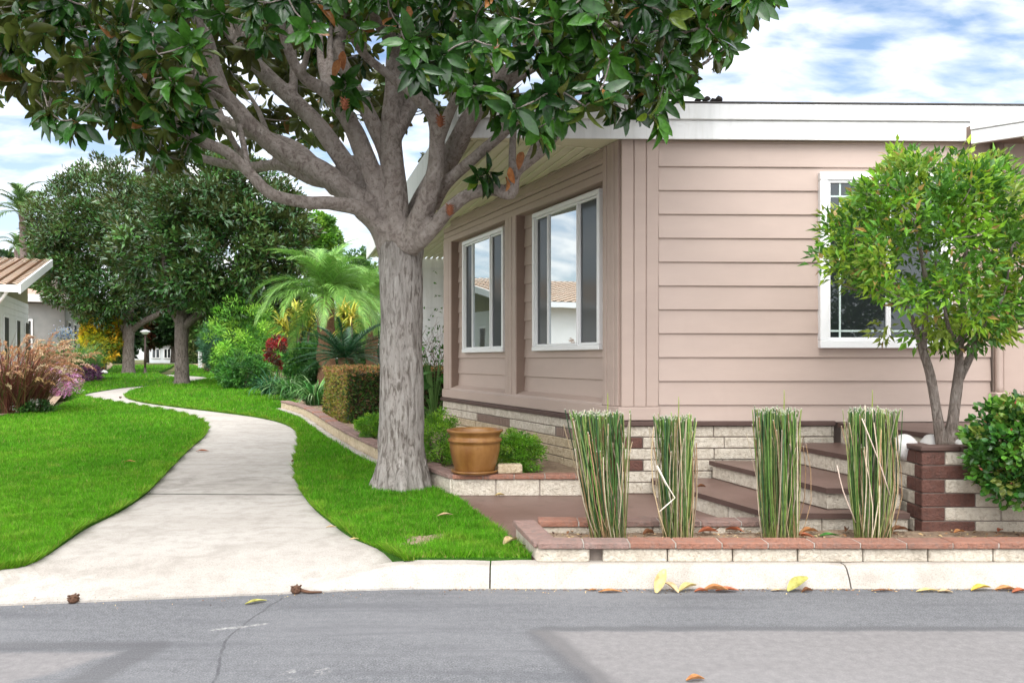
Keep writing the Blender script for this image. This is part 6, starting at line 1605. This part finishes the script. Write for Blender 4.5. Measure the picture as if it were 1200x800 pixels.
cov = mt('ADD', mt('MULTIPLY', c1, .75), mt('MULTIPLY', c2, .55))
cr = N('ShaderNodeValToRGB'); cr.color_ramp.elements[0].position = .53; cr.color_ramp.elements[1].position = .84
nt.links.new(cov, cr.inputs[0])
# cloud brightness varies softly, thick parts are a little greyer
gr = N('ShaderNodeValToRGB'); gr.color_ramp.elements[0].position = .35; gr.color_ramp.elements[0].color = (6.6, 6.8, 7.2, 1); gr.color_ramp.elements[1].position = .7; gr.color_ramp.elements[1].color = (8.6, 8.5, 8.4, 1)
nt.links.new(c1, gr.inputs[0])
hz = mt('SUBTRACT', 1.0, mt('MULTIPLY', mt('MAXIMUM', sp_.outputs[2], 0.0), 3.2), clamp=True)
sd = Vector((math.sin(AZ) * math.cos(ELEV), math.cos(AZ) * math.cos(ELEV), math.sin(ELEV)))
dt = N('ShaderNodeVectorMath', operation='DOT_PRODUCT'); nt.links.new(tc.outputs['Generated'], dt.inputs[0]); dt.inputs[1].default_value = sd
back = mt('MULTIPLY', mt('ADD', dt.outputs['Value'], .25), 1.2, clamp=True)          # added cloud cover out of view towards the sun, warms the ambient light
fac = mt('ADD', mt('ADD', mt('MULTIPLY', cr.outputs[0], .93), mt('MULTIPLY', hz, .38)), back, clamp=True)
mx = N('ShaderNodeMix', data_type='RGBA'); nt.links.new(fac, mx.inputs[0]); nt.links.new(sky.outputs[0], mx.inputs[6]); nt.links.new(gr.outputs[0], mx.inputs[7])
fill_lobe = mt('ADD', mt('MULTIPLY', mt('POWER', mt('MAXIMUM', dt.outputs['Value'], 0.0), 3.0), 2.6), mt('MULTIPLY', mt('MAXIMUM', sp_.outputs[2], 0.0), .5))  # extra sky brightness around sun and zenith, added to lift the soft ambient light
lb_ = mt('ADD', fill_lobe, 1.0)
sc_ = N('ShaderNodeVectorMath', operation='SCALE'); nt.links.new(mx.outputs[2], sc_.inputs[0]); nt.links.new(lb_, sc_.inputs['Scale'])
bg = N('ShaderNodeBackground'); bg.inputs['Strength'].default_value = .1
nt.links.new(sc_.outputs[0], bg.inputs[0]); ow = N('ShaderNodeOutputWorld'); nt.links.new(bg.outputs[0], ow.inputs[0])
sl = bpy.data.lights.new('sun', 'SUN'); sl.energy = .9; sl.angle = math.radians(28); sl.color = (1, .96, .90)
so = bpy.data.objects.new('sun', sl); COL.objects.link(so)
sdir = Vector((math.sin(AZ) * math.cos(ELEV), math.cos(AZ) * math.cos(ELEV), math.sin(ELEV)))
so.rotation_euler = sdir.to_track_quat('Z', 'Y').to_euler(); so.location = sdir * 60
vs_ = SC.view_settings; vs_.view_transform = 'Standard'; vs_.look = 'None'; vs_.gamma = 1; vs_.use_curve_mapping = False; vs_.exposure = .90
SC.cycles.max_bounces = 8; SC.cycles.transparent_max_bounces = 8
SC.cycles.use_denoising = True
